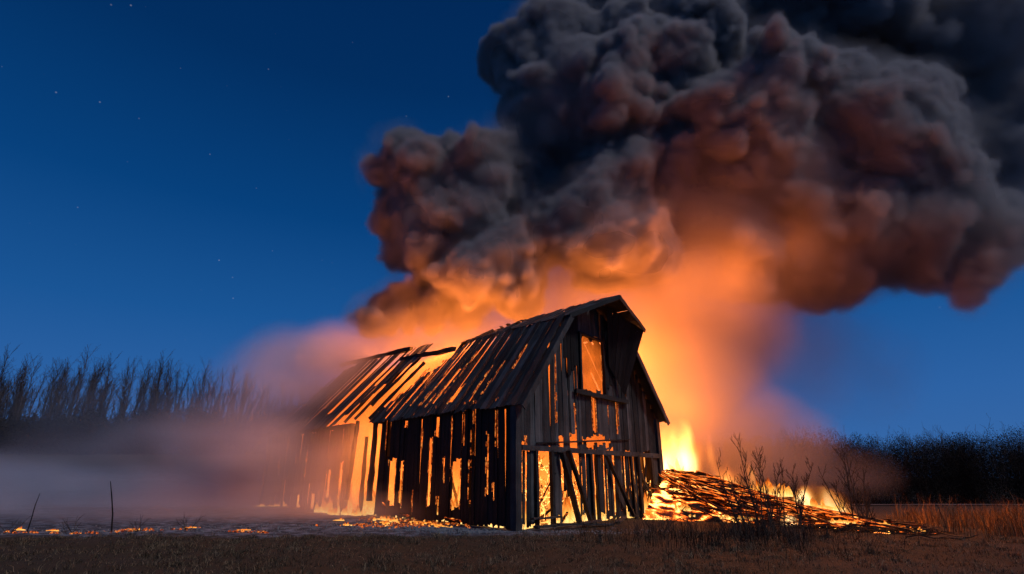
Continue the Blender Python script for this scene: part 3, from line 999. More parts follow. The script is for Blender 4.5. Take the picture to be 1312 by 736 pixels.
# fallen planks at the foot of the gable
for i, (x, y, rz, L, lab) in enumerate([(1.3, -0.5, 0.05, 1.9, 'plank lying across the foot of the left barn door'), (2.3, -1.0, -0.2, 2.3, 'longest charred plank fallen in front of the leaning door boards'), (2.9, -0.75, 0.25, 1.5, 'short charred plank fallen under the leaning door boards'),
                                       (1.2, -0.25, 0.0, 1.4, 'pale step board under the left barn door'), (4.6, -0.8, 0.4, 1.3, 'charred plank fallen under the middle of the gable')]):
    mb = MB(); mb.bar((-L / 2, 0, 0.03), (L / 2, 0, 0.07), 0.18, 0.05, segs=6)
    o = mb.build('fallen_plank', M_GREY)
    o.location = BW(x, y, hgt(*BW(x, y)[:2]) + (0.28 if i == 3 else 0.06)); o.rotation_euler = (0, random.uniform(-0.06, 0.06), TH + rz)
    tag(o, lab, 'plank', 'planks fallen at the gable')

#@@FIRE
# ------------------------------------------------------------------ fire inside the barn
def interior_mat():
    M = Mat('interior_fire_smoke')
    n = M.noise(M.coords('Object', (1, 1, 0.55)), 0.7, 4, 0.6, 1.0)
    sp = M.n('ShaderNodeSeparateXYZ'); M.l(M.coords('Object'), sp.inputs[0])
    hot = M.math('POWER', M.mapr(sp.outputs[2], 0.0, 3.4, 1.0, 0.0), 1.4)
    d = M.mapr(n, 0.30, 0.68, 0.2, 1.0)
    n2 = M.noise(M.coords('Object', (1, 1, 0.4)), 2.6, 4, 0.65, 1.5)
    heat = M.math('MULTIPLY', M.mapr(n2, 0.42, 0.66, 0.0, 1.0), hot)
    pv = M.n('ShaderNodeVolumePrincipled')
    pv.inputs['Color'].default_value = (0.45, 0.30, 0.22, 1)
    pv.inputs['Density'].default_value = 0.55
    M.l(M.ramp(heat, [(0.0, (1.0, 0.205, 0.022)), (0.4, (1.0, 0.30, 0.045)), (1.0, (1.0, 0.50, 0.13))]), pv.inputs['Emission Color'])
    M.l(M.math('ADD', M.math('MULTIPLY', M.math('MULTIPLY', M.math('POWER', d, 1.6), 0.85), M.math('MULTIPLY', M.mapr(sp.outputs[2], 0.8, 4.2, 0.26, 1.0), M.mapr(n2, 0.36, 0.64, 0.3, 1.5))), M.math('MULTIPLY', heat, 2.8)), pv.inputs['Emission Strength'])  # base emission rises with height, standing in for fire-lit smoke
    M.l(pv.outputs[0], M.out.inputs['Volume'])
    M.m.cycles.volume_step_rate = 0.13
    return M.m


prof = [(0.5, 0.02), (W - 0.5, 0.02), (W - 0.5, HE - 0.3), (W - KX - 0.1, HK - 0.45), (W / 2, HR - 0.5), (KX + 0.1, HK - 0.45), (0.5, HE - 0.3)]
mb = MB()
mb.prism([Vector((x, 0.45, z)) for x, z in prof], [Vector((x, 20.0, z)) for x, z in prof])
bpy_fire = mb.build('interior_fire_smoke', interior_mat())
bpy_fire.location = A0; bpy_fire.rotation_euler = (0, 0, TH)
tag(bpy_fire, 'orange fire and fire-lit smoke filling the barn and glowing through its gaps', 'fire')


rg = random.Random(91)
for i in range(60):
    x, y = rg.uniform(0.5, W - 0.5), rg.uniform(0.25, 1.5)
    if i > 44: x, y = rg.uniform(0.25, 0.9), rg.uniform(1.0, 8.0)
    L = rg.uniform(1.0, 2.6)
    el, az = rg.uniform(0.1, 1.3), rg.uniform(0, 6.28)
    mb = MB()
    mb.bar((0, 0, 0), (L * math.cos(el) * math.cos(az) * 0.5, L * math.cos(el) * math.sin(az) * 0.5, L * math.sin(el)), rg.uniform(0.035, 0.10), 0.05, segs=6, wob=0.015)
    o = mb.build('fallen_timber', M_LOG); o.location = BW(x, y, 0.02); o.rotation_euler = (0, 0, TH)
    tag(o, 'charred timber fallen inside the barn behind the gable doors', 'timber', 'fallen timbers inside the barn')


def flame_mesh(seed, n, spread, h, r):
    rg = random.Random(seed)
    mb = MB()
    for k in range(n):
        x0, y0 = rg.uniform(-spread, spread), rg.uniform(-spread * 0.35, spread * 0.35)
        hh = h * rg.uniform(0.45, 1.0) * (1 - 0.45 * abs(x0) / max(spread, 0.01))
        rr = r * rg.uniform(0.6, 1.1)
        pts, rad = [], []
        ph, sw = rg.uniform(0, 6), rg.uniform(0.05, 0.22) * hh
        for i in range(9):
            t = i / 8
            pts.append((x0 + sw * math.sin(ph + t * 4.2) * t, y0 + sw * 0.6 * math.cos(ph + t * 3.1) * t, hh * t - 0.03))
            rad.append(max(0.004, rr * (math.sin(math.pi * (0.22 + 0.78 * t)) ** 0.8) * (1 - 0.35 * t) * rg.uniform(0.85, 1.15)))
        mb.tube(pts, rad, 7)
    k = max(spread, r)
    mb.tube([(-k, 0, 0.0), (-k * 0.5, 0.02, h * 0.05), (0, 0, h * 0.07), (k * 0.5, -0.02, h * 0.05), (k, 0, 0.0)], [0.01, r * 0.7, r * 0.8, r * 0.7, 0.01], 6)
    return mb


def flame(seed, loc, n, spread, h, r, rz, label, group=None):
    o = flame_mesh(seed, n, spread, h, r).build('flame', M_FLAME)
    o.location = loc; o.rotation_euler = (0, 0, rz)
    for p in o.data.polygons: p.use_smooth = True
    return tag(o, label, 'flame', group)


GF = 'small flames along the side wall'
flame(1, BW(-0.8, 6.2), 9, 0.9, 0.30, 0.07, TH + 1.57, 'low ragged flame on the ground before the barn side, nearest the open gap', GF)
flame(2, BW(-0.7, 3.6), 16, 1.6, 0.24, 0.06, TH + 1.4, 'long low line of flame along the foot of the front side wall', GF)
flame(3, BW(-1.7, 4.9), 9, 0.8, 0.18, 0.06, TH + 1.2, 'small flame burning on the ash out from the side wall', GF)
flame(4, BW(-0.2, 9.8), 10, 0.7, 0.55, 0.09, TH + 1.57, 'flame at the foot of the open gap in the side wall', GF)
flame(5, BW(-0.2, 12.0), 11, 0.8, 1.1, 0.12, TH + 1.57, 'tall flame in the doorway of the rear barn half', GF)
flame(6, BW(-0.5, 10.9), 8, 0.5, 0.45, 0.09, TH + 1.57, 'flame under the edge of the rear roof', GF)
flame(7, (-13.6, 33.0, 0.0), 10, 0.9, 0.28, 0.08, 0.2, 'flame seen through the smoke left of the barn', None)
flame(8, BW(0.5, 7.2), 8, 0.25, 1.9, 0.15, TH + 1.57, 'flame standing in the narrow side doorway', None)
flame(9, BW(0.5, 2.97), 6, 0.16, 1.7, 0.13, TH + 1.57, 'bright flame behind the ragged hole in the side wall', None)
flame(10, BW(1.3, 0.9), 9, 0.4, 2.0, 0.2, TH, 'flame behind the left door of the gable', None)
flame(11, BW(4.1, 0.8), 8, 0.3, 1.9, 0.16, TH, 'flame behind the middle door gap of the gable', None)
flame(12, BW(7.5, 0.9), 9, 0.4, 1.5, 0.16, TH, 'flame behind the lattice at the right end of the gable', None)

rg = random.Random(19)
for i, (x, y) in enumerate([(0.7, 0.35), (1.5, 0.6), (2.3, 0.4), (3.0, 0.35), (4.2, 0.35), (5.2, 0.5), (6.0, 0.5), (6.9, 0.5), (7.5, 0.4), (8.2, 0.5),
                            (0.32, 2.9), (0.35, 1.3), (0.35, 2.2), (0.4, 3.75), (0.4, 4.6), (0.35, 6.5), (0.35, 7.2), (0.5, 9.3), (0.45, 11.5), (0.4, 12.6), (0.4, 14.2), (0.5, 10.2)]):
    flame(50 + i, BW(x, y), rg.randint(7, 12), 0.34, rg.uniform(1.1, 2.3), rg.uniform(0.07, 0.13), TH if i < 10 else TH + 1.57, 'flame licking up behind the burnt barn boards', 'flames inside the barn walls')
for i, (x, y, h) in enumerate([(-15.4, 18.6, 0.16), (-14.2, 18.4, 0.13), (-11.8, 18.5, 0.2), (-10.2, 19.0, 0.14), (-8.3, 18.4, 0.12), (-5.6, 20.2, 0.2), (-6.6, 22.5, 0.22)]):
    flame(80 + i, (x, y, hgt(x, y)), 6, 0.22, h, 0.035, rg.uniform(-0.3, 0.3), 'tiny flame flickering on the ash left of the barn', 'tiny flames on the ash')

rg = random.Random(29)
mb = MB()
for k in range(330):
    x, y, z = rg.uniform(0.35, W - 0.35), rg.uniform(0.22, 0.9), rg.uniform(0, 1.0) ** 1.3 * 2.2
    L, a, e = rg.uniform(0.3, 1.1), rg.uniform(0, 6.28), rg.uniform(-0.3, 1.4)
    d = Vector((math.cos(a) * math.cos(e), math.sin(a) * math.cos(e) * 0.35, math.sin(e)))
    p = Vector((x, y, z)); m_ = p + d * L * 0.5 + Vector((rg.gauss(0, 0.05), 0, rg.gauss(0, 0.05))); q = p + d * L
    if q.y < 0.15 or q.z > 2.7 or not 0.35 < q.x < W - 0.35: continue
    r_ = rg.uniform(0.006, 0.022)
    mb.tube([p, m_, q], [r_, r_ * 0.9, r_ * 0.5], 5)
o = mb.build('burning_brushwood', ember_mat('burning_stick', 3.0, 0.45, 0.72, 3.0)); o.location = A0; o.rotation_euler = (0, 0, TH)
tag(o, 'tangle of glowing sticks inside the ground-floor openings of the gable', 'brushwood', kind='stuff')

# glowing coals scattered on the ash
def coal_patch(name, spots, n, label, mat=M_EMBER, size=(0.02, 0.07)):
    mb = MB()
    for k in range(n):
        (cx, cy_, sx, sy) = random.choice(spots)
        x, y = random.gauss(cx, sx), random.gauss(cy_, sy)
        s = random.uniform(*size)
        z = hgt(x, y)
        m = 5
        lp = [(x + s * math.cos(6.283 * i / m) * random.uniform(0.7, 1.4), y + s * math.sin(6.283 * i / m) * random.uniform(0.7, 1.4)) for i in range(m)]
        mb.prism([(a, b, z - 0.01) for a, b in lp], [(x + (a - x) * 0.6, y + (b - y) * 0.6, z + s * random.uniform(0.5, 1.1)) for a, b in lp])
    return tag(mb.build(name, mat), label, 'embers', kind='stuff')


w1, w2, w3 = BW(-0.9, 3.2), BW(-1.9, 4.4), BW(-0.6, 6.5)
coal_patch('embers', [(w1.x, w1.y, 0.9, 0.7), (w2.x, w2.y, 0.8, 0.6), (w3.x, w3.y, 0.7, 0.7), (-3.3, 21.0, 1.2, 0.7)], 260, 'glowing embers scattered on the ash beside the barn wall')
coal_patch('embers', [(-15.2, 17.7, 0.5, 0.15), (-14.7, 17.8, 0.5, 0.12), (-11.9, 18.2, 0.25, 0.3), (-11.6, 18.4, 0.4, 0.3), (-13.0, 17.9, 0.4, 0.1), (-10.4, 18.4, 0.5, 0.3), (-8.0, 17.9, 0.3, 0.1)], 120, 'glowing embers along the burn line at the far left', size=(0.02, 0.06))
M_ASH = Mat('pale_ash'); M_ASH = M_ASH.surface((0.20, 0.20, 0.205), 0.95)
coal_patch('ash', [(-12, 18.4, 2.6, 0.5), (-3, 19.8, 2.0, 0.9), (-7, 19.5, 2.5, 1.0), (-1.5, 18.3, 1.2, 0.5), (2.5, 18.2, 1.4, 0.5)], 1500, 'pale ash and cinders strewn on the burnt ground', M_ASH, (0.01, 0.035))

# two charred stakes and some twigs on the burn line
for (x, y, h, lx, lab, r) in [(-12.05, 17.95, 1.45, -0.30, 'upright charred stake standing over the embers', 0.019), (-14.6, 17.9, 1.1, 0.06, 'charred stake leaning right at the far left of the burn line', 0.014)]:
    mb = MB()
    mb.tube([(0, 0, -0.2), (lx * 0.3 * h, 0.02, h * 0.35), (lx * 0.62 * h, 0.0, h * 0.7), (lx * h, 0.03, h)], [r * 1.3, r, r * 0.9, r * 0.5], 6)
    o = mb.build('charred_stake', M_BLACK); o.location = (x, y, hgt(x, y))
    tag(o, lab, 'stake')
for i, (x, y, lab) in enumerate([(-13.1, 17.8, 'burnt twig bush between the two stakes'), (-11.3, 17.9, 'burnt twig bush just right of the upright stake'), (-14.9, 17.7, 'low burnt twig bush left of the leaning stake'), (-9.9, 18.1, 'small burnt twig bush on the ash far right of the stakes')]):
    rg = random.Random(60 + i)
    mb = MB()
    for s in range(5):
        a = rg.uniform(0, 6.28)
        branch(mb, (rg.uniform(-0.15, 0.15), rg.uniform(-0.1, 0.1), -0.03), (math.cos(a) * 0.9, math.sin(a) * 0.5, 0.8), rg.uniform(0.3, 0.7), 0.012, 1, rg, 0.2, 3, 0.6, (2, 4), 0.3)
    o = mb.build('burnt_bush', M_TWIG); o.location = (x, y, hgt(x, y))
    tag(o, lab, 'bush')

# burning heap right of the barn
xs, ys = np.linspace(3.5, 15.0, 150), np.linspace(15.5, 28.5, 160)
zz = np.array([[heap_z(a, b) for a in xs] for b in ys])
for j, b in enumerate(ys):
    for i, a in enumerate(xs):
        zz[j, i] = hgt(a, b) + max(zz[j, i], -0.15) + (0.10 * mnoise.noise((a * 1.6, b * 1.6, 3)) + 0.05 * mnoise.noise((a * 4, b * 4, 9)) if zz[j, i] > -0.1 else 0)
keep = np.array([[heap_z(a, b) > -0.08 and not in_barn(a, b, 0.25) for a in xs] for b in ys])
ii = np.arange(len(xs) * len(ys)).reshape(len(ys), len(xs))
fc = [(ii[j, i], ii[j, i + 1], ii[j + 1, i + 1], ii[j + 1, i]) for j in range(len(ys) - 1) for i in range(len(xs) - 1) if keep[j, i] and keep[j + 1, i] and keep[j, i + 1] and keep[j + 1, i + 1]]
XX, YY = np.meshgrid(xs, ys)
heap = np_mesh('ember_heap', np.stack([XX, YY, zz], -1).reshape(-1, 3), np.array(fc), M_EMBED)
bmx = bmesh.new(); bmx.from_mesh(heap.data)
bmesh.ops.delete(bmx, geom=[v for v in bmx.verts if not v.link_faces], context='VERTS')
bmx.to_mesh(heap.data); bmx.free()
tag(heap, 'long sloping heap of burning debris right of the barn', 'debris heap')

rg = random.Random(77)
nb = 0
while nb < 130:
    t = rg.random() ** 0.9
    k = t * (len(ridge) - 1); i = min(int(k), len(ridge) - 2); q = k - i
    a, b = ridge[i], ridge[i + 1]
    x = a[0] + (b[0] - a[0]) * q + rg.gauss(-0.55, 0.75); y = a[1] + (b[1] - a[1]) * q + rg.gauss(-0.55, 0.7)
    z = heap_z(x, y)
    if z < 0.03 or in_barn(x, y, 0.5): continue
    L = rg.uniform(1.0, 3.0)
    ang = -0.85 + rg.gauss(0, 0.26)
    dx, dy = math.cos(ang) * L / 2, math.sin(ang) * L / 2
    za = max(0, heap_z(x - dx, y - dy)); zb = max(0, heap_z(x + dx, y + dy))
    mb = MB()
    w = rg.uniform(0.025, 0.085)
    lift = max(z - (za + zb) / 2, 0) + 0.05
    p0, p1 = Vector((-dx, -dy, za - z + lift)), Vector((dx, dy, zb - z + lift + rg.uniform(-0.05, 0.15)))
    mb.bar((-L / 2, 0, 0), (L / 2, 0, 0), w, rg.uniform(0.02, 0.05), segs=6, wob=0.012)
    o = mb.build('charred_board', M_LOG); o.location = Vector((x, y, z + hgt(x, y) + 0.02)) + (p0 + p1) / 2
    o.rotation_euler = (p1 - p0).to_track_quat('X', 'Z').to_euler()
    tag(o, 'charred board lying in the burning heap right of the barn', 'board', 'charred boards on the burning heap')
    nb += 1

for k in range(26):
    t = (k + rg.random()) / 26 * 0.86
    kk = t * (len(ridge) - 1); i = min(int(kk), len(ridge) - 2); q = kk - i
    a, b = ridge[i], ridge[i + 1]
    x = a[0] + (b[0] - a[0]) * q + rg.uniform(-1.3, 0.2); y = a[1] + (b[1] - a[1]) * q + rg.uniform(-1.2, 0.1)
    if in_barn(x, y, 0.9): continue
    z = max(heap_z(x, y), 0)
    L = rg.uniform(2.4, 4.2) * (1 - 0.45 * t)
    ang = -0.9 + rg.gauss(0, 0.2)
    dx, dy = math.cos(ang) * L / 2, math.sin(ang) * L / 2
    mb = MB()
    p0, p1 = Vector((-dx, -dy, max(heap_z(x - dx, y - dy), 0) - z + rg.uniform(0.08, 0.35))), Vector((dx, dy, max(heap_z(x + dx, y + dy), 0) - z + rg.uniform(0.0, 0.12)))
    mb.bar((-L / 2, 0, 0), (L / 2, 0, 0), rg.uniform(0.08, 0.14), rg.uniform(0.07, 0.11), segs=9, wob=0.02)
    o = mb.build('burning_log', M_HOT); o.location = Vector((x, y, z + hgt(x, y) + 0.05)) + (p0 + p1) / 2
    o.rotation_euler = (p1 - p0).to_track_quat('X', 'Z').to_euler()
    tag(o, 'long burning timber sliding down the debris heap', 'timber', 'long timbers on the burning heap')
mb = MB()
for k in range(650):
    t = rg.random()
    kk = t * (len(ridge) - 1); i = min(int(kk), len(ridge) - 2); q = kk - i
    a, b = ridge[i], ridge[i + 1]
    x = a[0] + (b[0] - a[0]) * q + rg.gauss(-0.6, 0.8); y = a[1] + (b[1] - a[1]) * q + rg.gauss(-0.6, 0.75)
    if in_barn(x, y, 0.4): continue
    z0 = max(heap_z(x, y), 0.0) + hgt(x, y)
    L = rg.uniform(0.3, 1.1); ang = -0.85 + rg.gauss(0, 0.6)
    p, r_ = Vector((x, y, z0 + 0.02)), rg.uniform(0.006, 0.018)
    pts = [p]
    for j in range(3):
        ang += rg.gauss(0, 0.25)
        nx_, ny_ = pts[-1].x + math.cos(ang) * L / 3, pts[-1].y + math.sin(ang) * L / 3
        pts.append(Vector((nx_, ny_, max(heap_z(nx_, ny_), 0) + hgt(nx_, ny_) + rg.uniform(0.01, 0.16))))
    mb.tube(pts, [r_, r_, r_ * 0.8, r_ * 0.5], 4)
tag(mb.build('brushwood', M_BLACK), 'tangle of thin charred sticks covering the burning heap', 'brushwood', kind='stuff')

flame(21, (9.9, 22.6, 0.9), 16, 0.9, 0.75, 0.16, -0.8, 'bright flames behind the lower heap, between the two sapling clumps')
flame(22, (10.9, 21.2, 0.5), 12, 0.9, 0.5, 0.12, -0.8, 'low flames on the foot of the heap under the dense sapling')
flame(23, (11.7, 18.0, 0.05), 14, 0.6, 0.26, 0.09, -0.8, 'small flame at the very tip of the heap')
flame(24, (10.9, 18.7, 0.2), 12, 0.9, 0.26, 0.07, -0.8, 'thin line of flame on the flat end of the heap')
flame(26, (7.9, 21.9, 0.15), 14, 1.3, 0.34, 0.09, -0.75, 'ragged line of flame along the near foot of the heap')
flame(27, (6.5, 22.9, 0.35), 12, 0.6, 0.5, 0.10, -0.75, 'flames low on the heap right at the barn corner')
flame(25, (7.2, 24.2, 1.1), 12, 0.7, 0.5, 0.14, -0.8, 'flames licking the heap beside the barn corner')


# lamps for the fire's light; some added in flameless smoke to brighten it
def fire_fill(name, loc, watts, radius, col=(1.0, 0.235, 0.032)):
    d = bpy.data.lights.new(name, 'POINT'); d.energy = watts; d.color = col; d.shadow_soft_size = radius
    o = bpy.data.objects.new(name, d); COL.objects.link(o); o.location = loc
    return o


fire_fill('fire_fill_lamp', BW(4.4, 3.0, 2.6), 700, 0.8)
fire_fill('fire_fill_lamp', BW(4.4, 8.5, 4.5), 2500, 1.0)
fire_fill('fire_fill_lamp', BW(4.4, 14.0, 4.0), 2500, 1.0)
fire_fill('fire_fill_lamp', (5.0, 30.5, 4.0), 9000, 2.2)
fire_fill('fire_fill_lamp', (6.5, 32.0, 8.0), 11000, 2.5)  # added up in the column to turn the smoke orange
for (x, y, z, p) in ((7.5, 34.5, 10.5, 3500), (8.5, 29.0, 9.0, 2600), (9.5, 30.0, 12.0, 2200), (11.5, 33.0, 14.0, 3500), (8.0, 34.5, 14.5, 3500), (14.5, 32.5, 14.5, 5500), (18.5, 33.0, 16.0, 6000), (13.0, 30.0, 12.5, 3500)):  # added lamps inside the smoke, no flame there, lighting its underside
    fire_fill('fire_fill_lamp', (x, y, z), p, 3.6, (1.0, 0.20, 0.025))
for (x, y, z, p) in ((-1.6, 12.5, 0.8, 45), (-2.4, 15.5, 1.0, 40), (-2.2, 18.5, 1.0, 40), (-6.5, 16.0, 1.6, 30)):  # added low beside the rear wall to warm the drifting smoke
    fire_fill('fire_fill_lamp', BW(x, y, z), p, 1.6)
fire_fill('fire_fill_lamp', (-3.0, 33.5, 7.5), 7000, 1.5)
fire_fill('fire_fill_lamp', BW(3.6, 10.0, 8.0), 3500, 1.5)  # added above the roof gap to light the lower left billows
fire_fill('fire_fill_lamp', BW(4.5, 14.5, 8.5), 900, 1.5)
fire_fill('fire_fill_lamp', BW(0.9, 10.2, 3.0), 900, 1.0)
fire_fill('fire_fill_lamp', (10.6, 21.9, 1.9), 120, 0.4)
fire_fill('fire_fill_lamp', BW(-1.2, 5.0, 0.9), 25, 0.3)
fire_fill('fire_fill_lamp', (9.0, 29.5, 5.0), 2800, 2.6)  # added in the smoke right of the barn to brighten its orange
fire_fill('fire_fill_lamp', (12.4, 20.2, 1.4), 260, 0.4)

#@@SMOKE
# ------------------------------------------------------------------ smoke
CP, SPT = math.cos(PITCH), math.sin(PITCH)


def at(px, py, Yd):
    """the point at ground distance Yd in the direction of a spot of the picture; also metres per pixel there"""
    u, v = (px - 656) / F_PX, (368 - py) / F_PX
    d = np.array([u, CP - v * SPT, SPT + v * CP])
    t = Yd / d[1]
    return np.array([0, 0, 1.6]) + d * t, t / F_PX


class Grid:
    def __init__(self, lo, hi, vox):
        self.lo = np.array(lo, float); self.vox = vox
        self.n = np.ceil((np.array(hi) - self.lo) / vox).astype(int) + 1
        self.hi = self.lo + (self.n - 1) * vox
        self.ax = [np.linspace(self.lo[i], self.hi[i], self.n[i]).astype(np.float32) for i in range(3)]

    def noise(self, cell, seed, squash=(1, 1, 1)):
        """smooth lattice noise of the given cell size, about -1..1"""
        rg = np.random.default_rng(seed)
        Ws, dims = [], []
        for i in range(3):
            t = (self.ax[i] - self.lo[i]) / (cell * squash[i]) + 0.5
            m = int(t.max()) + 4
            k = np.floor(t).astype(int); f = t - k
            w = np.zeros((len(t), m), np.float32)
            r = np.arange(len(t))
            w[r, k] += (1 - f) ** 3 / 6
            w[r, k + 1] += (3 * f ** 3 - 6 * f ** 2 + 4) / 6
            w[r, k + 2] += (-3 * f ** 3 + 3 * f ** 2 + 3 * f + 1) / 6
            w[r, k + 3] += f ** 3 / 6
            Ws.append(w); dims.append(m)
        L = rg.uniform(-1, 1, dims).astype(np.float32)
        a = np.tensordot(Ws[0], L, (1, 0))
        a = np.tensordot(a, Ws[1], (1, 1)).transpose(0, 2, 1)
        a = np.tensordot(a, Ws[2], (2, 1))
        return a * 2.6

    def box(self, c, r):
        s = []
        for i in range(3):
            a = max(0, int((c[i] - r - self.lo[i]) / self.vox)); b = min(self.n[i], int((c[i] + r - self.lo[i]) / self.vox) + 2)
            if a >= b: return None
            s.append(slice(a, b))
        return tuple(s)


def smoke_object(name, grid, dens, mat, core=None, core_mat=None, iso=1.3):
    """the density grid becomes a volume: its values ride on a point per voxel and a volume is filled from them"""
    dens = np.ascontiguousarray(dens.transpose(2, 1, 0), np.float32)      # x fastest
    N = dens.size
    me = bpy.data.meshes.new(name)
    me.vertices.add(N)
    at_ = me.attributes.new('d', 'FLOAT', 'POINT')
    at_.data.foreach_set('value', dens.ravel())
    if core is not None:
        ac = me.attributes.new('c', 'FLOAT', 'POINT')
        ac.data.foreach_set('value', np.ascontiguousarray(core.transpose(2, 1, 0), np.float32).ravel())
    o = bpy.data.objects.new(name, me)
    COL.objects.link(o)
    me.materials.append(mat)
    ng = bpy.data.node_groups.new(name, 'GeometryNodeTree')
    ng.interface.new_socket('Geometry', in_out='INPUT', socket_type='NodeSocketGeometry')
    ng.interface.new_socket('Geometry', in_out='OUTPUT', socket_type='NodeSocketGeometry')
    nd, lk = ng.nodes, ng.links
    gi, go = nd.new('NodeGroupInput'), nd.new('NodeGroupOutput')
    pos = nd.new('GeometryNodeInputPosition')
    sub = nd.new('ShaderNodeVectorMath'); sub.operation = 'SUBTRACT'; sub.inputs[1].default_value = tuple(grid.lo)
    lk.new(pos.outputs[0], sub.inputs[0])
    dv = nd.new('ShaderNodeVectorMath'); dv.operation = 'SCALE'; dv.inputs['Scale'].default_value = 1.0 / grid.vox
    lk.new(sub.outputs[0], dv.inputs[0])
    sx = nd.new('ShaderNodeSeparateXYZ'); lk.new(dv.outputs[0], sx.inputs[0])

    def mth(op, a, b):
        x = nd.new('ShaderNodeMath'); x.operation = op
        for i, v in enumerate((a, b)):
            if v is None: continue
            if isinstance(v, (int, float)): x.inputs[i].default_value = v
            else: lk.new(v, x.inputs[i])
        return x.outputs[0]
    r = [mth('ROUND', sx.outputs[i], None) for i in range(3)]
    ix = mth('ADD', r[0], mth('MULTIPLY', mth('ADD', r[1], mth('MULTIPLY', r[2], float(grid.n[1]))), float(grid.n[0])))
    na = nd.new('GeometryNodeInputNamedAttribute'); na.data_type = 'FLOAT'; na.inputs[0].default_value = 'd'
    si = nd.new('GeometryNodeSampleIndex'); si.data_type = 'FLOAT'; si.domain = 'POINT'; si.clamp = True
    lk.new(gi.outputs[0], si.inputs['Geometry'])
    lk.new(na.outputs[0], si.inputs['Value'])
    lk.new(ix, si.inputs['Index'])
    vc = nd.new('GeometryNodeVolumeCube')
    lk.new(si.outputs[0], vc.inputs['Density'])
    vc.inputs['Background'].default_value = 0.0
    vc.inputs['Min'].default_value = tuple(grid.lo); vc.inputs['Max'].default_value = tuple(grid.hi)
    for i, k in enumerate('XYZ'): vc.inputs['Resolution ' + k].default_value = int(grid.n[i])
    sm_ = nd.new('GeometryNodeSetMaterial'); sm_.inputs['Material'].default_value = mat
    lk.new(vc.outputs[0], sm_.inputs['Geometry'])
    last = sm_.outputs[0]
    if core is not None:       # the opaque heart of the cloud
        na2 = nd.new('GeometryNodeInputNamedAttribute'); na2.data_type = 'FLOAT'; na2.inputs[0].default_value = 'c'
        si2 = nd.new('GeometryNodeSampleIndex'); si2.data_type = 'FLOAT'; si2.domain = 'POINT'; si2.clamp = True
        lk.new(gi.outputs[0], si2.inputs['Geometry']); lk.new(na2.outputs[0], si2.inputs['Value']); lk.new(ix, si2.inputs['Index'])
        vc2 = nd.new('GeometryNodeVolumeCube')
        lk.new(si2.outputs[0], vc2.inputs['Density'])
        vc2.inputs['Min'].default_value = tuple(grid.lo); vc2.inputs['Max'].default_value = tuple(grid.hi)
        for i, k in enumerate('XYZ'): vc2.inputs['Resolution ' + k].default_value = int(grid.n[i] / 2.2)
        vm = nd.new('GeometryNodeVolumeToMesh')
        vm.inputs['Threshold'].default_value = iso
        lk.new(vc2.outputs[0], vm.inputs['Volume'])
        ss = nd.new('GeometryNodeSetShadeSmooth'); lk.new(vm.outputs[0], ss.inputs[0])
        sm2 = nd.new('GeometryNodeSetMaterial'); sm2.inputs['Material'].default_value = core_mat
        lk.new(ss.outputs[0], sm2.inputs['Geometry'])
        jn = nd.new('GeometryNodeJoinGeometry')
        lk.new(sm_.outputs[0], jn.inputs[0]); lk.new(sm2.outputs[0], jn.inputs[0])
        last = jn.outputs[0]
    lk.new(last, go.inputs[0])
    md = o.modifiers.new('smoke', 'NODES'); md.node_group = ng
    return o


# billowing column: lobes, each carrying smaller puffs, which carry smaller ones
#        px   py   radius(px)  distance  density
LOBES = [
    # lower left billows
    (552, 240, 66, 33, 1.0), (612, 232, 58, 33, 1.0), (520, 292, 46, 33, 1.0), (588, 290, 62, 34, 1.0), (655, 262, 62, 35, 1.0), (545, 345, 44, 34, 1.0),
    (632, 345, 62, 31, 1.0), (675, 375, 46, 31, 1.0), (590, 365, 44, 32, 1.0), (478, 405, 34, 33, 1.0), (512, 392, 38, 33, 1.0), (560, 400, 40, 33, 0.8), (600, 398, 42, 34, 0.5),
    # middle
    (735, 285, 62, 31, 1.0), (782, 300, 56, 30, 1.0), (700, 300, 50, 32, 1.0), (770, 250, 60, 33, 1.0), (820, 330, 60, 32, 0.8),
    # dark upper left
    (712, 105, 78, 36, 1.0), (745, 170, 100, 36, 1.0), (690, 165, 58, 35, 1.0), (790, 35, 92, 37, 1.0), (800, 120, 100, 36, 1.0), (870, 70, 100, 37, 1.0), (840, 190, 80, 35, 1.0), (800, 225, 70, 35, 1.0), (760, -20, 90, 38, 1.0),
    # brown middle right
    (985, 130, 75.6, 32, 0.9), (930, 170, 69.3, 32, 0.9), (960, 215, 94.5, 33, 0.6), (890, 245, 77.7, 33, 0.6), (1060, 165, 75.6, 33, 0.9), (1130, 165, 77.7, 33, 0.9), (1060, 245, 110.25, 34, 0.6),
    (1150, 240, 75.6, 33, 0.6), (1110, 305, 84, 34, 0.24), (1000, 320, 78.75, 34, 0.24), (1210, 290, 65.1, 33, 0.24), (1262, 290, 52.5, 33, 0.24), (1225, 330, 52.5, 33, 0.24), (1055, 350, 63, 34, 0.24), (940, 320, 84, 34, 0.24),
    # dark back and upper right, running out of the frame
    (960, 20, 110, 38, 0.4), (1080, 40, 120, 38.5, 0.4), (1180, 60, 120, 39, 0.14), (1270, 90, 120, 39.5, 0.14), (1240, 180, 90, 39, 0.14), (1320, 170, 110, 39.5, 0.14), (1310, 60, 130, 39.5, 0.14), (1060, -60, 130, 39, 0.4), (1200, -50, 130, 39, 0.14), (920, -60, 110, 38, 0.4), (1390, 120, 120, 39.5, 0.14), (1400, 230, 80, 39, 0.14), (1400, 0, 130, 39.5, 0.14),
]
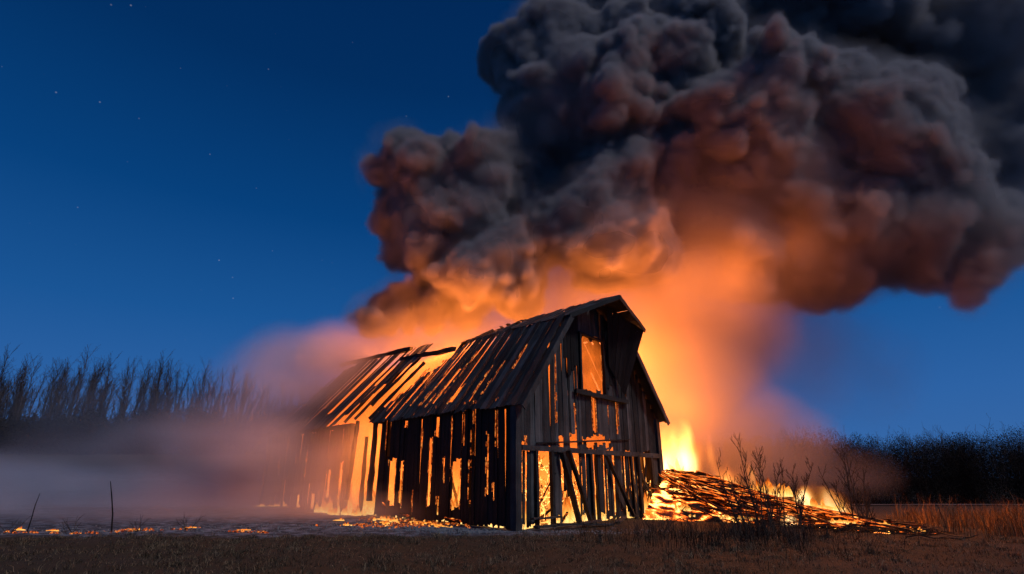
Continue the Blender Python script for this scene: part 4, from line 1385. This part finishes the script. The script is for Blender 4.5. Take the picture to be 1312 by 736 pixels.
#        px   py  rx   ry  distance depth  density    thin, lit smoke rising from the fire
VEILS = [
    (800, 420, 150, 110, 33, 4.0, 0.30), (880, 400, 120, 110, 33, 4.5, 0.26), (640, 440, 130, 60, 34, 4.0, 0.30), (600, 392, 80, 55, 35, 3.0, 0.55), (540, 430, 90, 40, 33, 3.0, 0.22), (720, 400, 110, 80, 33, 4.0, 0.30),
    (880, 520, 100, 120, 32, 4.5, 0.24), (950, 560, 90, 70, 31, 4.0, 0.20), (1020, 580, 60, 60, 29, 3.0, 0.13), (1080, 610, 60, 40, 28, 3.0, 0.08), (930, 430, 90, 90, 34, 4.0, 0.20), (830, 330, 120, 80, 34, 4.0, 0.3),
    (1000, 330, 150, 80, 34, 4.0, 0.30), (1160, 320, 130, 60, 34, 4.0, 0.18), (900, 300, 110, 80, 33, 4.0, 0.3), (1020, 440, 70, 110, 36, 4.0, 0.05), (1100, 470, 80, 80, 37, 4.0, 0.03), (470, 470, 70, 40, 32, 3.0, 0.10), (420, 480, 70, 40, 31, 3.0, 0.06),
]
VOX = 0.18
G = Grid((-14, 23.5, 0.4), (44, 44.5, 43.5), VOX)
rg = np.random.default_rng(42)
sdf = np.full(G.n, 5.0, np.float32)
den = np.zeros(G.n, np.float32)
wx, wy, wz = (G.noise(3.4, 50 + i) * 0.85 + G.noise(1.3, 55 + i) * 0.22 for i in range(3))


def put(c, r, dn):
    b = G.box(c, r + 1.4)
    if b is None: return
    X_ = G.ax[0][b[0]][:, None, None] + wx[b]
    Y_ = G.ax[1][b[1]][None, :, None] + wy[b]
    Z_ = G.ax[2][b[2]][None, None, :] + wz[b]
    d = np.sqrt((X_ - c[0]) ** 2 + (Y_ - c[1]) ** 2 + (Z_ - c[2]) ** 2) - r
    s = sdf[b]
    m = d < s
    s[m] = d[m]
    dd = den[b]
    dd[m & (d < 0.7)] = dn


def rand_dir():
    q = rg.normal(0, 1, 3)
    return q / np.linalg.norm(q)


for (px_, py_, rp, Yd, dn) in LOBES:
    c, mpp = at(px_, py_, Yd + rg.uniform(-0.8, 0.8))
    R = rp * mpp * 0.90
    put(c, R, dn)
    for k in range(int(10 + 5 * (R > 4))):
        dr = rand_dir()
        if dr[1] > 0.45: dr[1] *= -1
        r2 = R * rg.choice([rg.uniform(0.48, 0.68), rg.uniform(0.25, 0.45)])
        c2 = c + dr * (R - r2 * 0.45)
        put(c2, r2, dn)
        for j in range(5):
            d3 = rand_dir() + dr * 0.5
            d3 /= np.linalg.norm(d3)
            r3 = r2 * rg.uniform(0.25, 0.5)
            put(c2 + d3 * (r2 - r3 * 0.3), r3, dn)
bil = np.abs(G.noise(1.8, 70)) * 0.50 + np.abs(G.noise(0.8, 71)) * 0.26 + np.abs(G.noise(0.42, 72)) * 0.22
sdf = sdf + 0.42 - bil
zz_ = G.ax[2][None, None, :]
soft = 0.42
body = np.clip(-sdf / soft, 0, 1)
dens = body * den * 4.6
veil = np.zeros(G.n, np.float32)
vn = G.noise(3.2, 80) * 0.6 + G.noise(1.6, 81) * 0.35 + G.noise(0.8, 82) * 0.2
for (px_, py_, rx, ry, Yd, dep, dn) in VEILS:
    c, mpp = at(px_, py_, Yd)
    q = ((G.ax[0][:, None, None] - c[0]) / (rx * mpp)) ** 2 + ((G.ax[1][None, :, None] - c[1]) / dep) ** 2 + ((zz_ - c[2]) / (ry * mpp)) ** 2
    veil = np.maximum(veil, dn * np.clip(1.25 - q, 0, 1) ** 1.2)
veil *= 1.7 * np.clip(0.75 + 0.8 * vn, 0.05, 2.0)
wisp = np.exp(-np.clip(sdf, 0, 4) / 0.55) * (sdf > 0) * den * 0.22 * np.clip(0.4 + 1.2 * vn, 0, 2)
dens = np.maximum(dens + wisp, veil)
# fade towards the sides of the domain so that it has no visible box
for ax_, wdt in ((0, 2), (1, 2), (2, 1)):
    a = G.ax[ax_]
    e = np.clip(np.minimum((a - a[0]), (a[-1] - a)) / wdt, 0, 1)
    sh = [1, 1, 1]; sh[ax_] = -1
    dens = dens * e.reshape(sh).astype(np.float32)
dens[dens < 0.004] = 0
M_SMOKE = smoke_volume('dark_smoke', (0.45, 0.43, 0.44), 1.0, 0.1)
M_SOOT = Mat('soot_heart').surface((0.10, 0.075, 0.065), 1.0, spec=0.0)
smk = smoke_object('smoke_column', G, dens, M_SMOKE, np.clip(np.where(den > 0.65, -sdf, -1), -1, 3), M_SOOT)
tag(smk, 'huge billowing column of dark smoke, orange underneath, rising from the barn', 'smoke')

# low smoke drifting left over the ash
G2 = Grid((-46, 17.6, 0.0), (3, 50, 17), 0.36)
LOW = [
    (60, 640, 210, 60, 30, 7, 0.11), (180, 615, 170, 75, 30, 7, 0.12), (290, 600, 130, 85, 29, 6, 0.14), (335, 550, 75, 110, 30, 5, 0.10), (380, 605, 95, 70, 28, 5, 0.09), (430, 500, 70, 70, 32, 4, 0.11), (455, 610, 70, 70, 27, 4, 0.12),
    (372, 478, 62, 58, 32, 4, 0.10), (440, 455, 60, 40, 33, 4, 0.10), (250, 575, 120, 75, 32, 6, 0.05), (-60, 640, 160, 65, 30, 7, 0.07), (330, 650, 240, 32, 24, 4, 0.09), (100, 660, 260, 28, 23, 3.5, 0.08), (520, 660, 70, 25, 23, 2.5, 0.05), (150, 540, 150, 60, 36, 7, 0.012),
]
ld = np.zeros(G2.n, np.float32)
for (px_, py_, rx, ry, Yd, dep, dn) in LOW:
    c, mpp = at(px_, py_, Yd)
    q = ((G2.ax[0][:, None, None] - c[0]) / (rx * mpp)) ** 2 + ((G2.ax[1][None, :, None] - c[1]) / dep) ** 2 + ((G2.ax[2][None, None, :] - c[2]) / (ry * mpp)) ** 2
    ld += dn * np.clip(1.3 - q, 0, 1) ** 1.6
ln = G2.noise(5.0, 90, (1.6, 1.2, 0.7)) * 0.6 + G2.noise(2.4, 91, (1.6, 1.2, 0.7)) * 0.5 + G2.noise(1.2, 92, (1.5, 1, 0.8)) * 0.3
ld *= np.clip(0.9 + 1.0 * ln + 0.35 * G2.noise(0.8, 93, (1.8, 1, 0.7)), 0.12, 2.6)
for ax_, wdt in ((0, 4), (1, 2.5), (2, 3)):
    a = G2.ax[ax_]
    e = np.clip((a[-1] - a) / wdt, 0, 1)
    if ax_ != 2: e = np.minimum(e, np.clip((a - a[0]) / wdt, 0, 1))
    sh = [1, 1, 1]; sh[ax_] = -1
    ld = ld * e.reshape(sh).astype(np.float32)
ld[ld < 0.001] = 0
low_s = smoke_object('drifting_smoke', G2, ld, smoke_volume('drifting_smoke', (0.95, 0.90, 0.91), 1.3, 0.2))
tag(low_s, 'pale pinkish smoke drifting low to the left of the barn', 'smoke')

# the great flame behind the barn corner, and the fire along the back of the heap
def fire_material():
    M = Mat('flame_gas')
    at_ = M.n('ShaderNodeAttribute', attribute_name='density')
    d = at_.outputs['Fac']
    pv = M.n('ShaderNodeVolumePrincipled')
    pv.inputs['Density Attribute'].default_value = ''
    pv.inputs['Color'].default_value = (0.5, 0.35, 0.25, 1)
    M.l(M.math('MULTIPLY', d, 0.25), pv.inputs['Density'])
    M.l(M.ramp(d, [(0.0, (1.0, 0.18, 0.015)), (0.35, (1.0, 0.29, 0.035)), (0.7, (1.0, 0.46, 0.10)), (1.0, (1.0, 0.66, 0.28))]), pv.inputs['Emission Color'])
    M.l(M.math('MULTIPLY', M.math('POWER', d, 1.8), 2.8), pv.inputs['Emission Strength'])
    M.l(pv.outputs[0], M.out.inputs['Volume'])
    return M.m


G3 = Grid((4.5, 19.0, 0.0), (15.0, 31.5, 8.5), 0.11)
fd = np.zeros(G3.n, np.float32)
lean = 0.5 * G3.noise(1.5, 95, (1, 1, 1.6)) + 0.34 * G3.noise(0.7, 96, (1, 1, 2.5))
fine = G3.noise(0.5, 99, (0.8, 0.8, 3.0)) * 0.7 + G3.noise(0.28, 100, (0.8, 0.8, 2.6)) * 0.5
lick = G3.noise(0.9, 97, (0.8, 0.8, 2.6)) * 0.7 + G3.noise(0.42, 98, (0.8, 0.8, 2.4)) * 0.4
for (x, y, z, rx, ry, h, dn) in [(7.4, 26.8, 0.6, 1.9, 1.8, 4.2, 1.05), (8.2, 26.2, 0.6, 1.8, 1.6, 3.8, 1.25), (9.2, 25.7, 0.6, 1.9, 1.5, 3.0, 1.2), (9.6, 25.2, 0.5, 1.1, 1.0, 2.5, 0.85), (10.4, 23.8, 0.3, 1.3, 0.9, 1.0, 0.8), (11.2, 21.5, 0.1, 1.9, 1.0, 1.25, 1.8), (9.3, 25.2, 0.5, 1.3, 1.2, 2.0, 1.0), (12.0, 20.4, 0.0, 1.0, 0.6, 0.6, 1.1), (6.6, 27.6, 0.4, 1.0, 1.0, 3.6, 0.9)]:
    t = (G3.ax[2] - z) / h
    wdt = np.clip(1.0 - np.clip(t, 0, 1), 0.0, 1) ** 0.75 + 0.02
    q = np.sqrt(((G3.ax[0][:, None, None] + lean - x) / (rx * wdt)) ** 2 + ((G3.ax[1][None, :, None] - y + lean * 0.6) / (ry * wdt)) ** 2)
    v = np.clip(1.0 - q + lick * (0.9 + 1.0 * np.minimum(q, 1)), 0, 1) * (q < 1.5) * (1.05 - 0.75 * np.clip(t, 0, 1)) * dn
    v *= np.clip(0.62 + 1.1 * fine, 0.06, 1.15)
    v[:, :, (t < -0.3) | (t > 1)] = 0
    fd = np.maximum(fd, v)
fd[fd < 0.02] = 0
gas = smoke_object('flame_gas', G3, fd, fire_material())
core = flame_mesh(31, 12, 0.8, 2.3, 0.24)
fo = core.build('great_flame', M_FLAME)
fo.location = (7.75, 26.4, 0.5); fo.rotation_euler = (0, 0, -0.5)
for p in fo.data.polygons: p.use_smooth = True
tag(fo, 'great yellow-white flame rising behind the right corner of the barn', 'fire')
gas.parent = fo
gas.matrix_parent_inverse = (Matrix.Translation(fo.location) @ Matrix.Rotation(-0.5, 4, 'Z')).inverted()
gas['kind'] = 'stuff'
